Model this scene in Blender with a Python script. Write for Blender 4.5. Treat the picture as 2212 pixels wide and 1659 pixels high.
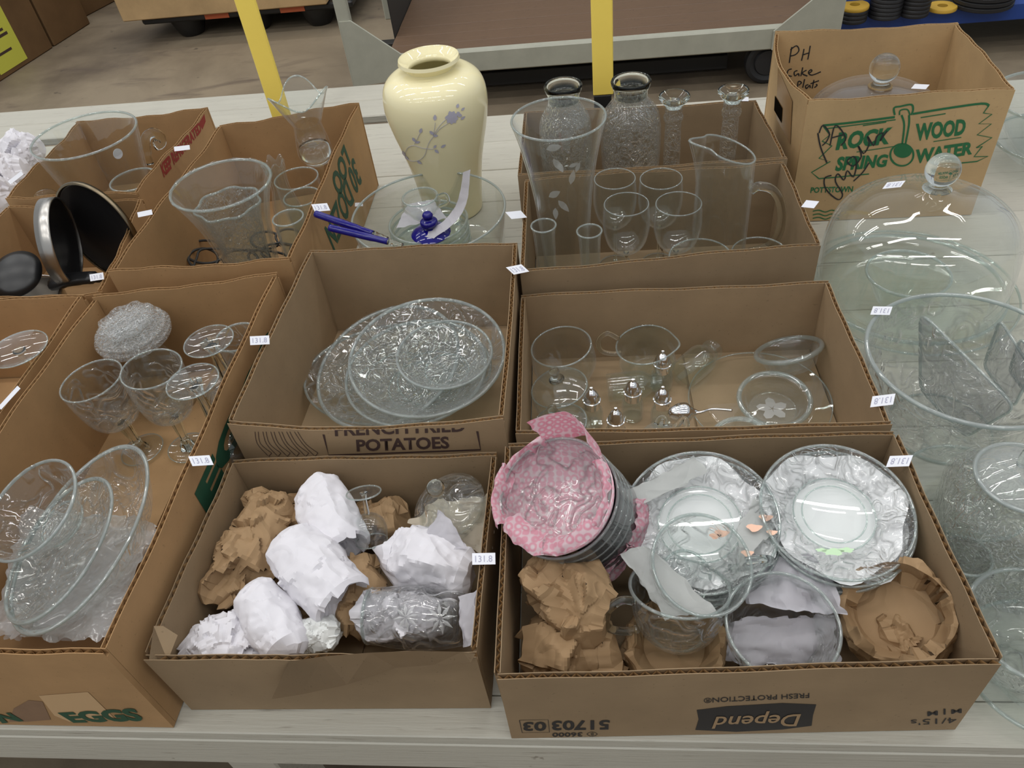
import bpy, bmesh, math, random
from mathutils import Vector, Matrix, noise, kdtree
random.seed(7)
scn = bpy.context.scene
for o in list(bpy.data.objects): bpy.data.objects.remove(o)
COL = scn.collection
# ------------------------------------------------------------------ camera
T = 0.72                      # table top height
F, CX, CY = 1690.0, 1106.0, 829.5
RT = Vector((0.99361557, 0.05632103, -0.09775504))      # camera right in world
DN = Vector((-0.0309083, -0.69743206, -0.71598408))     # camera down
FW = Vector((-0.10850246, 0.71443437, -0.69123856))     # camera forward
CAM = Vector((0, 0, T + 1.0))
cd = bpy.data.cameras.new('camera'); cam = bpy.data.objects.new('camera', cd); COL.objects.link(cam)
cd.sensor_width = 36.0; cd.lens = F / 2212 * 36; cd.clip_start = 0.05; cd.clip_end = 60
m = Matrix.Identity(4)
for i in range(3):
    m[i][0] = RT[i]; m[i][1] = -DN[i]; m[i][2] = -FW[i]; m[i][3] = CAM[i]
cam.matrix_world = m
scn.camera = cam
# ------------------------------------------------------------------ world, ceiling lights, exposure
w = bpy.data.worlds.new('world'); scn.world = w; w.use_nodes = True
bg = w.node_tree.nodes['Background']; bg.inputs[0].default_value = (0.93, 0.97, 1.0, 1); bg.inputs[1].default_value = 0.46
w.cycles.sampling_method = 'NONE'
scn.view_settings.view_transform = 'Standard'; scn.view_settings.look = 'None'
scn.view_settings.gamma = 1.0; scn.view_settings.use_curve_mapping = False
scn.view_settings.exposure = 0.0
scn.cycles.max_bounces = 10; scn.cycles.diffuse_bounces = 3; scn.cycles.glossy_bounces = 3
scn.cycles.transmission_bounces = 8; scn.cycles.transparent_max_bounces = 40
scn.cycles.sample_clamp_indirect = 4.0; scn.cycles.blur_glossy = 1.0
scn.cycles.caustics_reflective = False
scn.cycles.use_adaptive_sampling = True; scn.cycles.adaptive_threshold = 0.04; scn.cycles.use_light_tree = False
for row, yy in enumerate((-2.6, -0.6, 1.4, 3.4, 5.6)):
    for k, xx in enumerate((-5.6, -3.1, -0.6, 1.9)):
        ld = bpy.data.lights.new('ceiling_strip_light', 'AREA'); ld.shape = 'RECTANGLE'; ld.size = 1.9; ld.size_y = 0.09
        ld.energy = 19; ld.color = (1.0, 0.975, 0.94)
        lo = bpy.data.objects.new('ceiling_strip_light', ld); COL.objects.link(lo)
        lo.location = (xx + (0.7 if row % 2 else 0), yy, 5.0)

# ------------------------------------------------------------------ geometry helpers
def ray(px, py): return RT * ((px - CX) / F) + DN * ((py - CY) / F) + FW
def at(px, py, h):
    """world point seen at photo pixel (px,py) that lies h metres above the table top"""
    r = ray(px, py); t = (h - 1.0) / r.z
    return CAM + r * t
def on_plane(px, py, p, n):
    r = ray(px, py); return CAM + r * ((p - CAM).dot(n) / r.dot(n))
def size(npx, p): return npx * (Vector(p) - CAM).dot(FW) / F
def V(x, y, h): return Vector((x, y, T + h))

def setp(o, label=None, cat=None, group=None, kind=None):
    if label: o['label'] = label
    if cat: o['category'] = cat
    if group: o['group'] = group
    if kind: o['kind'] = kind
    return o
def empty(name, loc, label, cat, group=None):
    o = bpy.data.objects.new(name, None); COL.objects.link(o); o.location = loc; o.empty_display_size = 0.02
    return setp(o, label, cat, group)
def link(name, me, mat, parent=None):
    o = bpy.data.objects.new(name, me); COL.objects.link(o)
    if mat is not None:
        me.materials.clear()
        me.materials.append(mat)
    if parent is not None:
        o.parent = parent; o.matrix_parent_inverse = Matrix.Translation(parent.location).inverted()
    return o
def obj(name, bm, mat, parent=None, smooth=True, sharp=None):
    """bmesh in world coordinates -> mesh object; origin moved to the bottom centre of its box"""
    bmesh.ops.recalc_face_normals(bm, faces=bm.faces)
    me = bpy.data.meshes.new(name)
    lo = Vector((min(v.co.x for v in bm.verts), min(v.co.y for v in bm.verts), min(v.co.z for v in bm.verts)))
    hi = Vector((max(v.co.x for v in bm.verts), max(v.co.y for v in bm.verts), max(v.co.z for v in bm.verts)))
    org = Vector(((lo.x + hi.x) / 2, (lo.y + hi.y) / 2, lo.z))
    for v in bm.verts: v.co -= org
    bm.to_mesh(me); bm.free()
    me.polygons.foreach_set('use_smooth', [smooth] * len(me.polygons))
    if sharp: me.set_sharp_from_angle(angle=math.radians(sharp))
    o = link(name, me, mat, parent); 
    o.location = org
    return o
def box(bm, lo, hi, M=None, bev=0.0):
    c = [Vector((x, y, z)) for z in (lo[2], hi[2]) for y in (lo[1], hi[1]) for x in (lo[0], hi[0])]
    if M is not None: c = [M @ v for v in c]
    vs = [bm.verts.new(v) for v in c]
    fs = [bm.faces.new([vs[i] for i in q]) for q in ((0, 2, 3, 1), (4, 5, 7, 6), (0, 1, 5, 4), (2, 6, 7, 3), (0, 4, 6, 2), (1, 3, 7, 5))]
    if bev:
        bmesh.ops.bevel(bm, geom=list({e for f in fs for e in f.edges}), offset=bev, segments=1, affect='EDGES', profile=0.5)
def boxobj(name, lo, hi, mat, parent=None, M=None, bev=0.003):
    bm = bmesh.new(); box(bm, lo, hi, M, bev); return obj(name, bm, mat, parent, smooth=False)
def catmull(pts, n=6, closed=False):
    P = [Vector(p) for p in pts]; out = []
    N = len(P)
    for i in range(N if closed else N - 1):
        if closed: a, b, c, d = P[i - 1], P[i], P[(i + 1) % N], P[(i + 2) % N]
        else: a, b, c, d = P[max(i - 1, 0)], P[i], P[i + 1], P[min(i + 2, N - 1)]
        for k in range(n):
            t = k / n
            out.append(0.5 * ((2 * b) + (c - a) * t + (2 * a - 5 * b + 4 * c - d) * t * t + (3 * b - a - 3 * c + d) * t ** 3))
    if not closed: out.append(P[-1])
    return out
def frame_from(axis, xdir=None):
    z = Vector(axis).normalized()
    x = Vector(xdir) if xdir is not None else Vector((1, 0, 0))
    x = (x - z * x.dot(z))
    if x.length < 1e-5: x = Vector((0, 1, 0)) - z * z.y
    x.normalize(); y = z.cross(x)
    return x, y, z
def lathe(bm, prof, M, seg=48, mod=None):
    """revolve prof [(r,z)...]; a point with r<=1e-6 closes on the axis; mod(a,r,z,i)->(r,z) shapes the ring"""
    rings = []
    for i, (r, z) in enumerate(prof):
        if r <= 1e-6: rings.append([bm.verts.new(M @ Vector((0, 0, z)))])
        else:
            ring = []
            for k in range(seg):
                a = 2 * math.pi * k / seg
                rr, zz = mod(a, r, z, i) if mod else (r, z)
                ring.append(bm.verts.new(M @ Vector((rr * math.cos(a), rr * math.sin(a), zz))))
            rings.append(ring)
    for A, B in zip(rings, rings[1:]):
        if len(A) == 1 and len(B) == 1: continue
        for k in range(seg):
            k2 = (k + 1) % seg
            if len(A) == 1: bm.faces.new((A[0], B[k], B[k2]))
            elif len(B) == 1: bm.faces.new((A[k], B[0], A[k2]))
            else: bm.faces.new((A[k], B[k], B[k2], A[k2]))
def sm(prof, n=5):
    """smooth a 2-D profile"""
    return [(max(v.x, 0.0), v.y) for v in catmull([(r, z, 0) for r, z in prof], n)]
def shell(outer, t, tb=None, n=5, rimr=True):
    """outer profile base->rim (r,z), smoothed, thickened inward by t; closed foot"""
    o = [(r, max(z, outer[0][1])) for r, z in (sm(outer, n) if n else outer)]
    tb = tb or t * 1.4
    inner = []
    for i, (r, z) in enumerate(o):
        a = o[max(i - 1, 0)]; b = o[min(i + 1, len(o) - 1)]
        dr, dz = b[0] - a[0], b[1] - a[1]; L = math.hypot(dr, dz) or 1
        inner.append((r - dz / L * t, z + dr / L * t))
    z0 = o[0][1]
    inner = [(r, max(z, z0 + tb)) for r, z in inner if r > t * 0.5]
    rm = o[-1]; im = inner[-1]
    top = [((rm[0] + im[0]) / 2 + 0, max(rm[1], im[1]) + t * 0.45)] if rimr else []
    prof = ([(0, z0)] if o[0][0] > 1e-6 else []) + o + top + inner[::-1]
    if prof[-1][0] > 1e-6: prof.append((0, prof[-1][1]))
    return prof
def tube(bm, pts, rad, seg=10, caps=True, flat=1.0):
    """tube along points; rad float or list"""
    P = [Vector(p) for p in pts]; n = len(P); rings = []
    up = None
    for i, p in enumerate(P):
        d = (P[min(i + 1, n - 1)] - P[max(i - 1, 0)]).normalized()
        if up is None:
            up = Vector((0, 0, 1)) if abs(d.z) < 0.9 else Vector((1, 0, 0))
        x = (up - d * up.dot(d)).normalized(); y = d.cross(x); up = x
        r = rad[i] if isinstance(rad, (list, tuple)) else rad
        rings.append([bm.verts.new(p + x * (r * math.cos(2 * math.pi * k / seg)) + y * (r * flat * math.sin(2 * math.pi * k / seg))) for k in range(seg)])
    for A, B in zip(rings, rings[1:]):
        for k in range(seg): bm.faces.new((A[k], A[(k + 1) % seg], B[(k + 1) % seg], B[k]))
    if caps:
        bm.faces.new(rings[0][::-1]); bm.faces.new(rings[-1])
    return rings
def torus(bm, M, R, r, seg=48, sub=8, mod=None):
    rings = []
    for k in range(seg):
        a = 2 * math.pi * k / seg; ring = []
        for j in range(sub):
            b = 2 * math.pi * j / sub
            rr = R + r * math.cos(b); zz = r * math.sin(b)
            if mod: rr, zz = mod(a, rr, zz, j)
            ring.append(bm.verts.new(M @ Vector((rr * math.cos(a), rr * math.sin(a), zz))))
        rings.append(ring)
    for k in range(seg):
        A, B = rings[k], rings[(k + 1) % seg]
        for j in range(sub): bm.faces.new((A[j], B[j], B[(j + 1) % sub], A[(j + 1) % sub]))
def mat_axis(base, axis, xdir=None):
    x, y, z = frame_from(axis, xdir)
    M = Matrix.Identity(4)
    for i in range(3): M[i][0] = x[i]; M[i][1] = y[i]; M[i][2] = z[i]; M[i][3] = base[i]
    return M
def aty(px, py, y):
    """world point seen at photo pixel (px,py) that lies at depth y on the table"""
    r = ray(px, py); return CAM + r * (y / r.y)
def vert(px, py, y, hb=None):
    """upright axis: foot and top of a thing whose top centre shows at (px,py) and which stands at depth y"""
    t = aty(px, py, y); return Vector((t.x, t.y, T + (0.0096 if hb is None else hb))), t
def ax(bx, by, bh, tx, ty):
    b = at(bx, by, bh); return b, aty(tx, ty, b.y)
# ------------------------------------------------------------------ materials
def srgb(r, g, b):
    f = lambda c: c / 12.92 if c <= 0.04045 else ((c + 0.055) / 1.055) ** 2.4
    return (f(r / 255), f(g / 255), f(b / 255), 1.0)
class N:
    """tiny node-tree writer"""
    def __init__(s, name):
        s.m = bpy.data.materials.new(name); s.m.use_nodes = True; s.t = s.m.node_tree; s.t.nodes.clear()
        s.out = s.t.nodes.new('ShaderNodeOutputMaterial')
    def n(s, typ, **kw):
        nd = s.t.nodes.new('ShaderNode' + typ)
        for k, v in kw.items():
            if k.startswith('_'): setattr(nd, k[1:], v)
            else: s.set(nd.inputs[int(k[1:])] if k[0] == 'i' and k[1:].isdigit() else nd.inputs[k.replace('_', ' ')], v)
        return nd
    def set(s, inp, v):
        if isinstance(v, bpy.types.NodeSocket): s.t.links.new(v, inp)
        elif isinstance(v, bpy.types.Node): s.t.links.new(v.outputs[0], inp)
        else: inp.default_value = v
    def coords(s, scale=(1, 1, 1), space='Object'):
        tc = s.n('TexCoord'); mp = s.n('Mapping'); s.set(mp.inputs[0], tc.outputs[space]); mp.inputs[3].default_value = scale
        return mp.outputs[0]
    def noise(s, scale, detail=4, rough=0.55, vec=None, dist=0):
        nd = s.n('TexNoise', Scale=scale, Detail=detail, Roughness=rough, Distortion=dist)
        if vec is not None: s.set(nd.inputs['Vector'], vec)
        return nd.outputs[0]
    def ramp(s, fac, stops):
        nd = s.n('ValToRGB'); s.set(nd.inputs[0], fac); cr = nd.color_ramp
        while len(cr.elements) < len(stops): cr.elements.new(0.5)
        for e, (p, c) in zip(cr.elements, stops):
            e.position = p; e.color = c if len(c) == 4 else (*c, 1)
        return nd.outputs[0]
    def mix(s, fac, a, b, mode='MIX'):
        nd = s.n('MixRGB', _blend_type=mode); s.set(nd.inputs[0], fac); s.set(nd.inputs[1], a); s.set(nd.inputs[2], b); return nd.outputs[0]
    def bump(s, h, strength=0.3, dist=0.01):
        nd = s.n('Bump', Strength=strength, Distance=dist); s.set(nd.inputs['Height'], h); return nd.outputs[0]
    def math(s, op, a, b=0.0):
        nd = s.n('Math', _operation=op); s.set(nd.inputs[0], a); s.set(nd.inputs[1], b); return nd.outputs[0]
    def done(s, shader):
        s.t.links.new(shader.outputs[0] if isinstance(shader, bpy.types.Node) else shader, s.out.inputs[0]); return s.m
def plain(name, col, rough=0.5, metal=0.0, bump=None, var=0.0, vscale=8, spec=0.5):
    k = N(name); c = col
    if var:
        nz = k.noise(vscale, 5, 0.6, k.coords())
        c = k.mix(nz, tuple(x * (1 - var) for x in col[:3]) + (1,), tuple(min(x * (1 + var), 1) for x in col[:3]) + (1,))
    p = k.n('BsdfPrincipled', Base_Color=c, Roughness=rough, Metallic=metal)
    p.inputs['Specular IOR Level'].default_value = spec
    if bump: k.set(p.inputs['Normal'], k.bump(k.noise(bump[0], 4, 0.6, k.coords()), bump[1], bump[2]))
    return k.done(p)
def cardboard(name, col, flute_axis='z'):
    k = N(name); co = k.coords()
    blot = k.noise(5, 5, 0.6, co); fib = k.noise(60, 3, 0.7, k.coords((1, 1, 6)))
    lo = tuple(x * 0.80 for x in col[:3]) + (1,); hi = tuple(min(x * 1.14, 1) for x in col[:3]) + (1,)
    c = k.mix(k.ramp(blot, [(0.3, (0, 0, 0)), (0.7, (1, 1, 1))]), lo, hi)
    c = k.mix(k.math('MULTIPLY', fib, 0.35), c, tuple(x * 0.78 for x in col[:3]) + (1,))
    sp = k.ramp(k.noise(220, 2, 0.5, co), [(0.27, (1, 1, 1)), (0.31, (0, 0, 0))])
    c = k.mix(k.math('MULTIPLY', sp, 0.35), c, tuple(x * 0.4 for x in col[:3]) + (1,))
    p = k.n('BsdfPrincipled', Base_Color=c, Roughness=0.72)
    p.inputs['Specular IOR Level'].default_value = 0.25
    k.set(p.inputs['Normal'], k.bump(k.noise(7, 1, 0.5, co), 0.10, 0.006))
    return k.done(p)
def thin_glass(name, tint=(0.97, 0.985, 0.975), bump=None, frost=0.0, ior=1.56, rough=0.02, scale=1.0, edge=0.55, dark=0.86):
    """clear glass wall: transmits straight through, reflects by Fresnel, faint scatter, with edge and relief whitening painted in for refraction"""
    k = N(name); nrm = None; mask = None; tcol = (*tint, 1)
    if bump:
        co = k.coords()
        sc = {'petal': 24.0, 'crackle': 62.0, 'wavy': 24.0}[bump] * scale
        nz = k.noise(sc, 1.0 if bump != 'wavy' else 0.0, 0.5, co, 0.7 if bump == 'petal' else 0.0)
        if bump == 'wavy': nrm = k.bump(nz, 0.35, 0.010)
        else:
            # raised squiggles along the contour lines of a noise field
            band = k.ramp(nz, [(0.38, (0, 0, 0)), (0.42, (1, 1, 1)), (0.46, (0, 0, 0)), (0.54, (0, 0, 0)), (0.58, (1, 1, 1)), (0.62, (0, 0, 0))])
            nrm = k.bump(k.math('ADD', nz, k.math('MULTIPLY', band, 0.22)), 0.9, 0.012)
            mask = band
            tcol = k.mix(band, (*tint, 1), tuple(x * dark for x in tint) + (1,))  # painted darker along the squiggles to stand in for refraction
    lw = k.n('LayerWeight', Blend=0.5)
    if nrm is not None: k.set(lw.inputs['Normal'], nrm)
    fac = lw.outputs['Facing']
    f0 = ((ior - 1) / (ior + 1)) ** 2
    fr = k.math('ADD', k.math('MULTIPLY', k.math('POWER', fac, 4.5), 0.93), f0)
    gl = k.n('BsdfGlossy', Color=(1, 1, 1, 1), Roughness=rough)
    tr = k.n('BsdfTransparent', Color=tcol); body = tr
    if nrm is not None: k.set(gl.inputs['Normal'], nrm)
    # whitening painted near the silhouette in place of refracted edge lines
    tl = k.n('BsdfTranslucent', Color=(0.88, 0.90, 0.90, 1)); df = k.n('BsdfDiffuse', Color=(0.88, 0.90, 0.90, 1))
    sc_ = k.n('MixShader'); sc_.inputs[0].default_value = 0.4; k.set(sc_.inputs[1], df); k.set(sc_.inputs[2], tl)
    mx = k.n('MixShader'); base = frost
    if mask is not None: base = k.math('MULTIPLY', k.math('ADD', k.math('MULTIPLY', mask, 0.85), 0.15), frost)  # frost along the squiggles paints their bright glints
    k.set(mx.inputs[0], k.math('ADD', k.math('MULTIPLY', k.math('POWER', fac, 7.0), edge), base))
    k.set(mx.inputs[1], tr); k.set(mx.inputs[2], sc_); body = mx
    ms = k.n('MixShader'); k.set(ms.inputs[0], fr); k.set(ms.inputs[1], body); k.set(ms.inputs[2], gl)
    return k.done(ms)
def solid_glass(name, col=(0.98, 1, 0.99), bump=0.0, rough=0.0):
    k = N(name)
    g = k.n('BsdfGlass', Color=(*col, 1), Roughness=rough, IOR=1.47)
    if bump: k.set(g.inputs['Normal'], k.bump(k.noise(50, 3, 0.6, k.coords()), bump, 0.01))
    return k.done(g)
def paper(name, col, rough=0.8, crease=0.5, trans=0.0):
    k = N(name); co = k.coords()
    n1 = k.noise(11, 3, 0.6, co, 0.8)
    c = k.mix(n1, tuple(x * 0.88 for x in col[:3]) + (1,), tuple(min(1, x * 1.07) for x in col[:3]) + (1,))
    p = k.n('BsdfPrincipled', Base_Color=c, Roughness=rough); p.inputs['Specular IOR Level'].default_value = 0.25
    cr = k.ramp(k.noise(16, 1, 0.5, co, 0.5), [(0.40, (0, 0, 0)), (0.5, (1, 1, 1)), (0.60, (0, 0, 0))])
    k.set(p.inputs['Normal'], k.bump(cr, crease, 0.0035))
    if trans:
        tl = k.n('BsdfTranslucent', Color=c); mx = k.n('MixShader'); mx.inputs[0].default_value = trans
        k.set(mx.inputs[1], p); k.set(mx.inputs[2], tl); return k.done(mx)
    return k.done(p)

M = {}
M['card_a'] = cardboard('cardboard_tan', srgb(152, 130, 102))
M['card_c'] = cardboard('cardboard_orange', srgb(172, 137, 97))
M['card_d'] = cardboard('cardboard_light', srgb(162, 138, 108))
M['card_h'] = cardboard('cardboard_pale', srgb(194, 163, 120))
M['card_dk'] = cardboard('cardboard_dim', srgb(112, 86, 58))
M['flute'] = cardboard('cardboard_flute', srgb(206, 172, 126))
M['glass'] = thin_glass('clear_glass', (0.975, 0.985, 0.98), frost=0.006)
M['glass_petal'] = thin_glass('pressed_flower_glass', (0.965, 0.978, 0.972), 'petal', 0.075)
M['glass_bright'] = thin_glass('bright_pressed_glass', (0.93, 0.94, 0.94), 'crackle', 0.42)
M['glass_crackle'] = thin_glass('crackled_glass', (0.93, 0.94, 0.93), 'crackle', 0.12)
M['glass_wavy'] = thin_glass('wavy_clear_glass', (0.95, 0.97, 0.96), 'wavy', 0.02)
M['glass_thick'] = thin_glass('thick_clear_glass', (0.94, 0.955, 0.95), 'wavy', 0.03)
M['glass_frost'] = thin_glass('frosted_etching', (0.9, 0.9, 0.9), None, 0.35, rough=0.3)
M['glass_green'] = thin_glass('greenish_glass', (0.955, 0.975, 0.962), None, 0.012)
M['rim'] = thin_glass('glass_edge', (0.78, 0.85, 0.83), None, 0.20, 1.9, 0.05)  # extra frost and reflection put bright rim outlines into the colour
M['rim_big'] = thin_glass('thick_glass_edge', (0.62, 0.72, 0.70), None, 0.34, 1.9, 0.04)
M['solid'] = solid_glass('solid_clear_glass')
M['solid_g'] = solid_glass('solid_greenish_glass', (0.93, 0.98, 0.95))
M['film'] = thin_glass('bubble_film', (0.93, 0.92, 0.95), 'wavy', 0.40, rough=0.12)
M['white_paper'] = paper('white_tissue', srgb(236, 234, 240), 0.85, 0.35, 0.15)
M['cream_paper'] = paper('cream_tissue', srgb(232, 222, 204), 0.85, 0.4, 0.1)
M['towel'] = paper('paper_towel', srgb(232, 234, 232), 0.9, 0.5, 0.1)
M['kraft'] = paper('kraft_paper', srgb(158, 130, 97), 0.72, 0.7)
M['white_tag'] = plain('tag_white', srgb(232, 234, 242), 0.55)
M['tag_ink'] = plain('tag_ink', srgb(168, 168, 190), 0.6)
M['ink_green'] = plain('green_print', srgb(34, 104, 62), 0.65)
M['ink_dkgreen'] = plain('dark_green_print', srgb(30, 74, 52), 0.65)
M['ink_brown'] = plain('brown_print', srgb(70, 52, 48), 0.65)
M['ink_black'] = plain('black_print', srgb(38, 38, 40), 0.6)
M['ink_red'] = plain('red_print', srgb(140, 40, 32), 0.65)
M['card_print'] = plain('bare_card_lettering', srgb(158, 132, 100), 0.7)
M['chrome'] = plain('chrome', (0.85, 0.85, 0.86, 1), 0.08, 1.0)
M['cobalt'] = plain('cobalt_glass', (0.006, 0.004, 0.16, 1), 0.08)
M['black'] = plain('black_plastic', (0.012, 0.012, 0.013, 1), 0.35)
M['yellow'] = plain('yellow_paint', srgb(250, 222, 104), 0.45, var=0.06)
M['cart_paint'] = plain('chipped_grey_paint', srgb(172, 172, 158), 0.55, var=0.16, vscale=14)
M['ceramic'] = plain('cream_ceramic', srgb(243, 234, 192), 0.05)
M['lilac'] = plain('lilac_decal', srgb(184, 182, 198), 0.25)
# ------------------------------------------------------------------ setting: floor, tables, warehouse behind
def floor_mat():
    k = N('concrete_floor'); co = k.coords()
    big = k.noise(0.9, 6, 0.62, co, 0.4); st = k.noise(2.4, 5, 0.6, k.coords((0.5, 1.6, 1)), 0.8)
    c = k.mix(k.ramp(big, [(0.35, (0, 0, 0)), (0.62, (1, 1, 1))]), srgb(102, 90, 75), srgb(146, 132, 111))
    c = k.mix(k.ramp(st, [(0.32, (0.8,) * 3), (0.45, (0, 0, 0))]), c, srgb(96, 84, 74))
    sp = k.ramp(k.noise(9, 3, 0.5, co), [(0.25, (1, 1, 1)), (0.29, (0, 0, 0))])
    c = k.mix(k.math('MULTIPLY', sp, 0.6), c, srgb(70, 62, 55))
    p = k.n('BsdfPrincipled', Base_Color=c, Roughness=0.55); k.set(p.inputs['Normal'], k.bump(k.noise(40, 4, 0.6, co), 0.1, 0.01))
    return k.done(p)
def painted_wood(name, base, dark, along=(0.5, 9, 9)):
    k = N(name); co = k.coords(along)
    n1 = k.noise(6, 6, 0.65, co, 0.3); n2 = k.noise(22, 4, 0.6, co); n3 = k.noise(3, 4, 0.6, k.coords())
    c = k.mix(n1, tuple(x * 0.86 for x in base[:3]) + (1,), tuple(min(1, x * 1.08) for x in base[:3]) + (1,))
    c = k.mix(k.ramp(n2, [(0.30, (0.55,) * 3), (0.38, (0, 0, 0))]), c, dark)
    c = k.mix(k.math('MULTIPLY', k.ramp(n3, [(0.5, (0, 0, 0)), (0.7, (1, 1, 1))]), 0.3), c, tuple(x * 0.7 for x in base[:3]) + (1,))
    kn = k.ramp(k.noise(26, 3, 0.6, k.coords()), [(0.24, (1, 1, 1)), (0.28, (0, 0, 0))])
    c = k.mix(k.math('MULTIPLY', kn, 0.7), c, dark)
    p = k.n('BsdfPrincipled', Base_Color=c, Roughness=0.5); k.set(p.inputs['Normal'], k.bump(n2, 0.25, 0.004))
    return k.done(p)
M['floor'] = floor_mat()
M['plank'] = painted_wood('painted_plank', srgb(188, 185, 173), srgb(120, 110, 98))
M['deck'] = painted_wood('brown_deck_wood', srgb(112, 88, 68), srgb(60, 48, 42), (0.6, 7, 7))
M['blue'] = plain('blue_shelf_paint', srgb(38, 72, 150), 0.5, var=0.1)
M['rubber'] = plain('black_rubber', (0.016, 0.016, 0.018, 1), 0.5, var=0.2)
M['dark'] = plain('dark_steel', srgb(46, 44, 42), 0.6)
M['disc_yellow'] = plain('yellow_disc', srgb(205, 165, 62), 0.5, var=0.15)
M['label_yellow'] = plain('yellow_sheet', srgb(205, 205, 80), 0.7)
M['orange'] = plain('orange_sticker', srgb(190, 96, 58), 0.6)
bm = bmesh.new(); box(bm, (-9, -4, -0.1), (9, 12, 0.0)); fl = obj('floor', bm, M['floor'], smooth=False); fl['kind'] = 'structure'
bm = bmesh.new(); box(bm, (-9, 11.9, 0.0), (9, 12, 5.4)); wl = obj('wall_back', bm, plain('grey_block_wall', srgb(150, 148, 140), 0.8, var=0.1), smooth=False); wl['kind'] = 'structure'
# --- the display table: painted planks on a frame
YF, YB = 0.392, 2.15
tb = empty('display_table', Vector((0, 1.27, 0)), 'long white painted plank table carrying all the cardboard boxes of glassware', 'table')
rnd = random.Random(3)
ys = [YF, 0.448, 0.60, 0.755, 0.905, 1.06, 1.21, 1.365, 1.52, 1.68, 1.835, 1.99, YB]
for i in range(len(ys) - 1):
    dz = rnd.uniform(-0.0012, 0.0)
    boxobj('plank', (-4.2, ys[i] + 0.0006, T - 0.022), (3.6, ys[i + 1] - 0.0006, T + dz), M['plank'], tb, bev=0.0016)
boxobj('front_apron', (-4.2, YF - 0.001, T - 0.100), (3.6, YF + 0.030, T - 0.0225), M['plank'], tb, bev=0.002)
boxobj('back_apron', (-4.2, YB - 0.034, T - 0.088), (3.6, YB, T - 0.0225), M['plank'], tb, bev=0.002)
for x in (-3.6, -0.6, 3.0):
    for y in (0.44, 2.05): boxobj('leg', (x, y, 0.0), (x + 0.08, y + 0.08, T - 0.023), M['plank'], tb)
# --- lower bench behind on the far side
lb = empty('side_bench', Vector((-2.4, 2.5, 0)), 'lower white painted bench standing behind the table next to the yellow post', 'bench')
for y0, y1 in ((2.335, 2.452), (2.455, 2.575)): boxobj('plank', (-5.0, y0, T - 0.085), (-0.40, y1, T - 0.06), M['plank'], lb)
for x in (-4.4, -0.62):
    boxobj('leg', (x, 2.40, 0), (x + 0.07, 2.52, T - 0.086), M['plank'], lb)
# --- yellow posts
for (px, py, xx, lab, foot) in ((605, 245, 0, 'yellow painted steel post rising behind the ruffled glass vase', False), (1303, 192, 0, 'yellow painted steel post with black foot behind the patterned glass jars', True)):
    p = at(px, py, 0.0)
    e = empty('yellow_post', Vector((p.x, p.y, 0)), lab, 'post', 'yellow posts behind the table')
    bm = bmesh.new(); wdt = 0.030
    z0 = T - 0.02 if foot else 0.0
    box(bm, (p.x - wdt, p.y, z0), (p.x + wdt, p.y + 0.012, T + 1.25), None, 0.003); obj('bar', bm, M['yellow'], e, smooth=False)
    if foot: boxobj('black_foot', (p.x - 0.028, p.y + 0.001, 0), (p.x + 0.024, p.y + 0.013, z0 - 0.0), M['black'], e)
# --- flat bed cart
ct = empty('flatbed_cart', Vector((0.0, 4.15, 0)), 'grey flatbed cart with brown plank deck parked behind the table', 'cart')
cz = 0.27; cyf, cyb = 3.80, 4.72; xl, xr = -1.10, 1.16
n = 7
for i in range(n):
    y0 = cyf + 0.05 + (cyb - cyf - 0.05) * i / n; y1 = cyf + 0.05 + (cyb - cyf - 0.05) * (i + 1) / n
    boxobj('deck_plank', (xl + 0.12, y0 + 0.001, cz - 0.025), (xr - 0.06, y1 - 0.001, cz - rnd.uniform(0, 0.002)), M['deck'], ct, bev=0.002)
boxobj('front_rail', (xl + 0.05, cyf, cz - 0.09), (xr, cyf + 0.049, cz + 0.012), M['cart_paint'], ct, bev=0.006)
boxobj('rear_rail', (xl + 0.05, cyb, cz - 0.09), (xr, cyb + 0.049, cz + 0.012), M['cart_paint'], ct, bev=0.006)
boxobj('cross_beam', (xl + 0.02, 4.10, cz - 0.13), (xr - 0.1, 4.16, cz - 0.03), M['dark'], ct)
boxobj('cross_beam', (-0.9, 4.0, 0.02), (0.7, 4.05, 0.09), M['dark'], ct)
for x in (xl - 0.03, xr - 0.02):
    for y in (cyf - 0.01, cyb):
        boxobj('corner_post', (x - 0.04, y + 0.002, cz - 0.12), (x + 0.02, y + 0.05, 1.5), M['cart_paint'], ct, bev=0.006)
for sx, x in ((1, xl - 0.06), (-1, xr + 0.0)):
    for y in (cyf - 0.016, ):
        bm = bmesh.new()
        pl = [(0, -0.115), (0.30, -0.085), (0.30, 0.0), (0.055, 0.20), (0, 0.20)]
        A = [bm.verts.new((x + sx * a, y, cz + b)) for a, b in pl]; B = [bm.verts.new((x + sx * a, y + 0.012, cz + b)) for a, b in pl]
        bm.faces.new(A); bm.faces.new(B[::-1])
        for i in range(5): bm.faces.new((A[i], B[i], B[(i + 1) % 5], A[(i + 1) % 5]))
        obj('gusset_plate', bm, M['cart_paint'], ct, smooth=False)
boxobj('end_panel', (xl + 0.112, cyf + 0.3, cz - 0.02), (xl + 0.118, cyb, cz + 0.5), M['dark'], ct)
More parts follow.
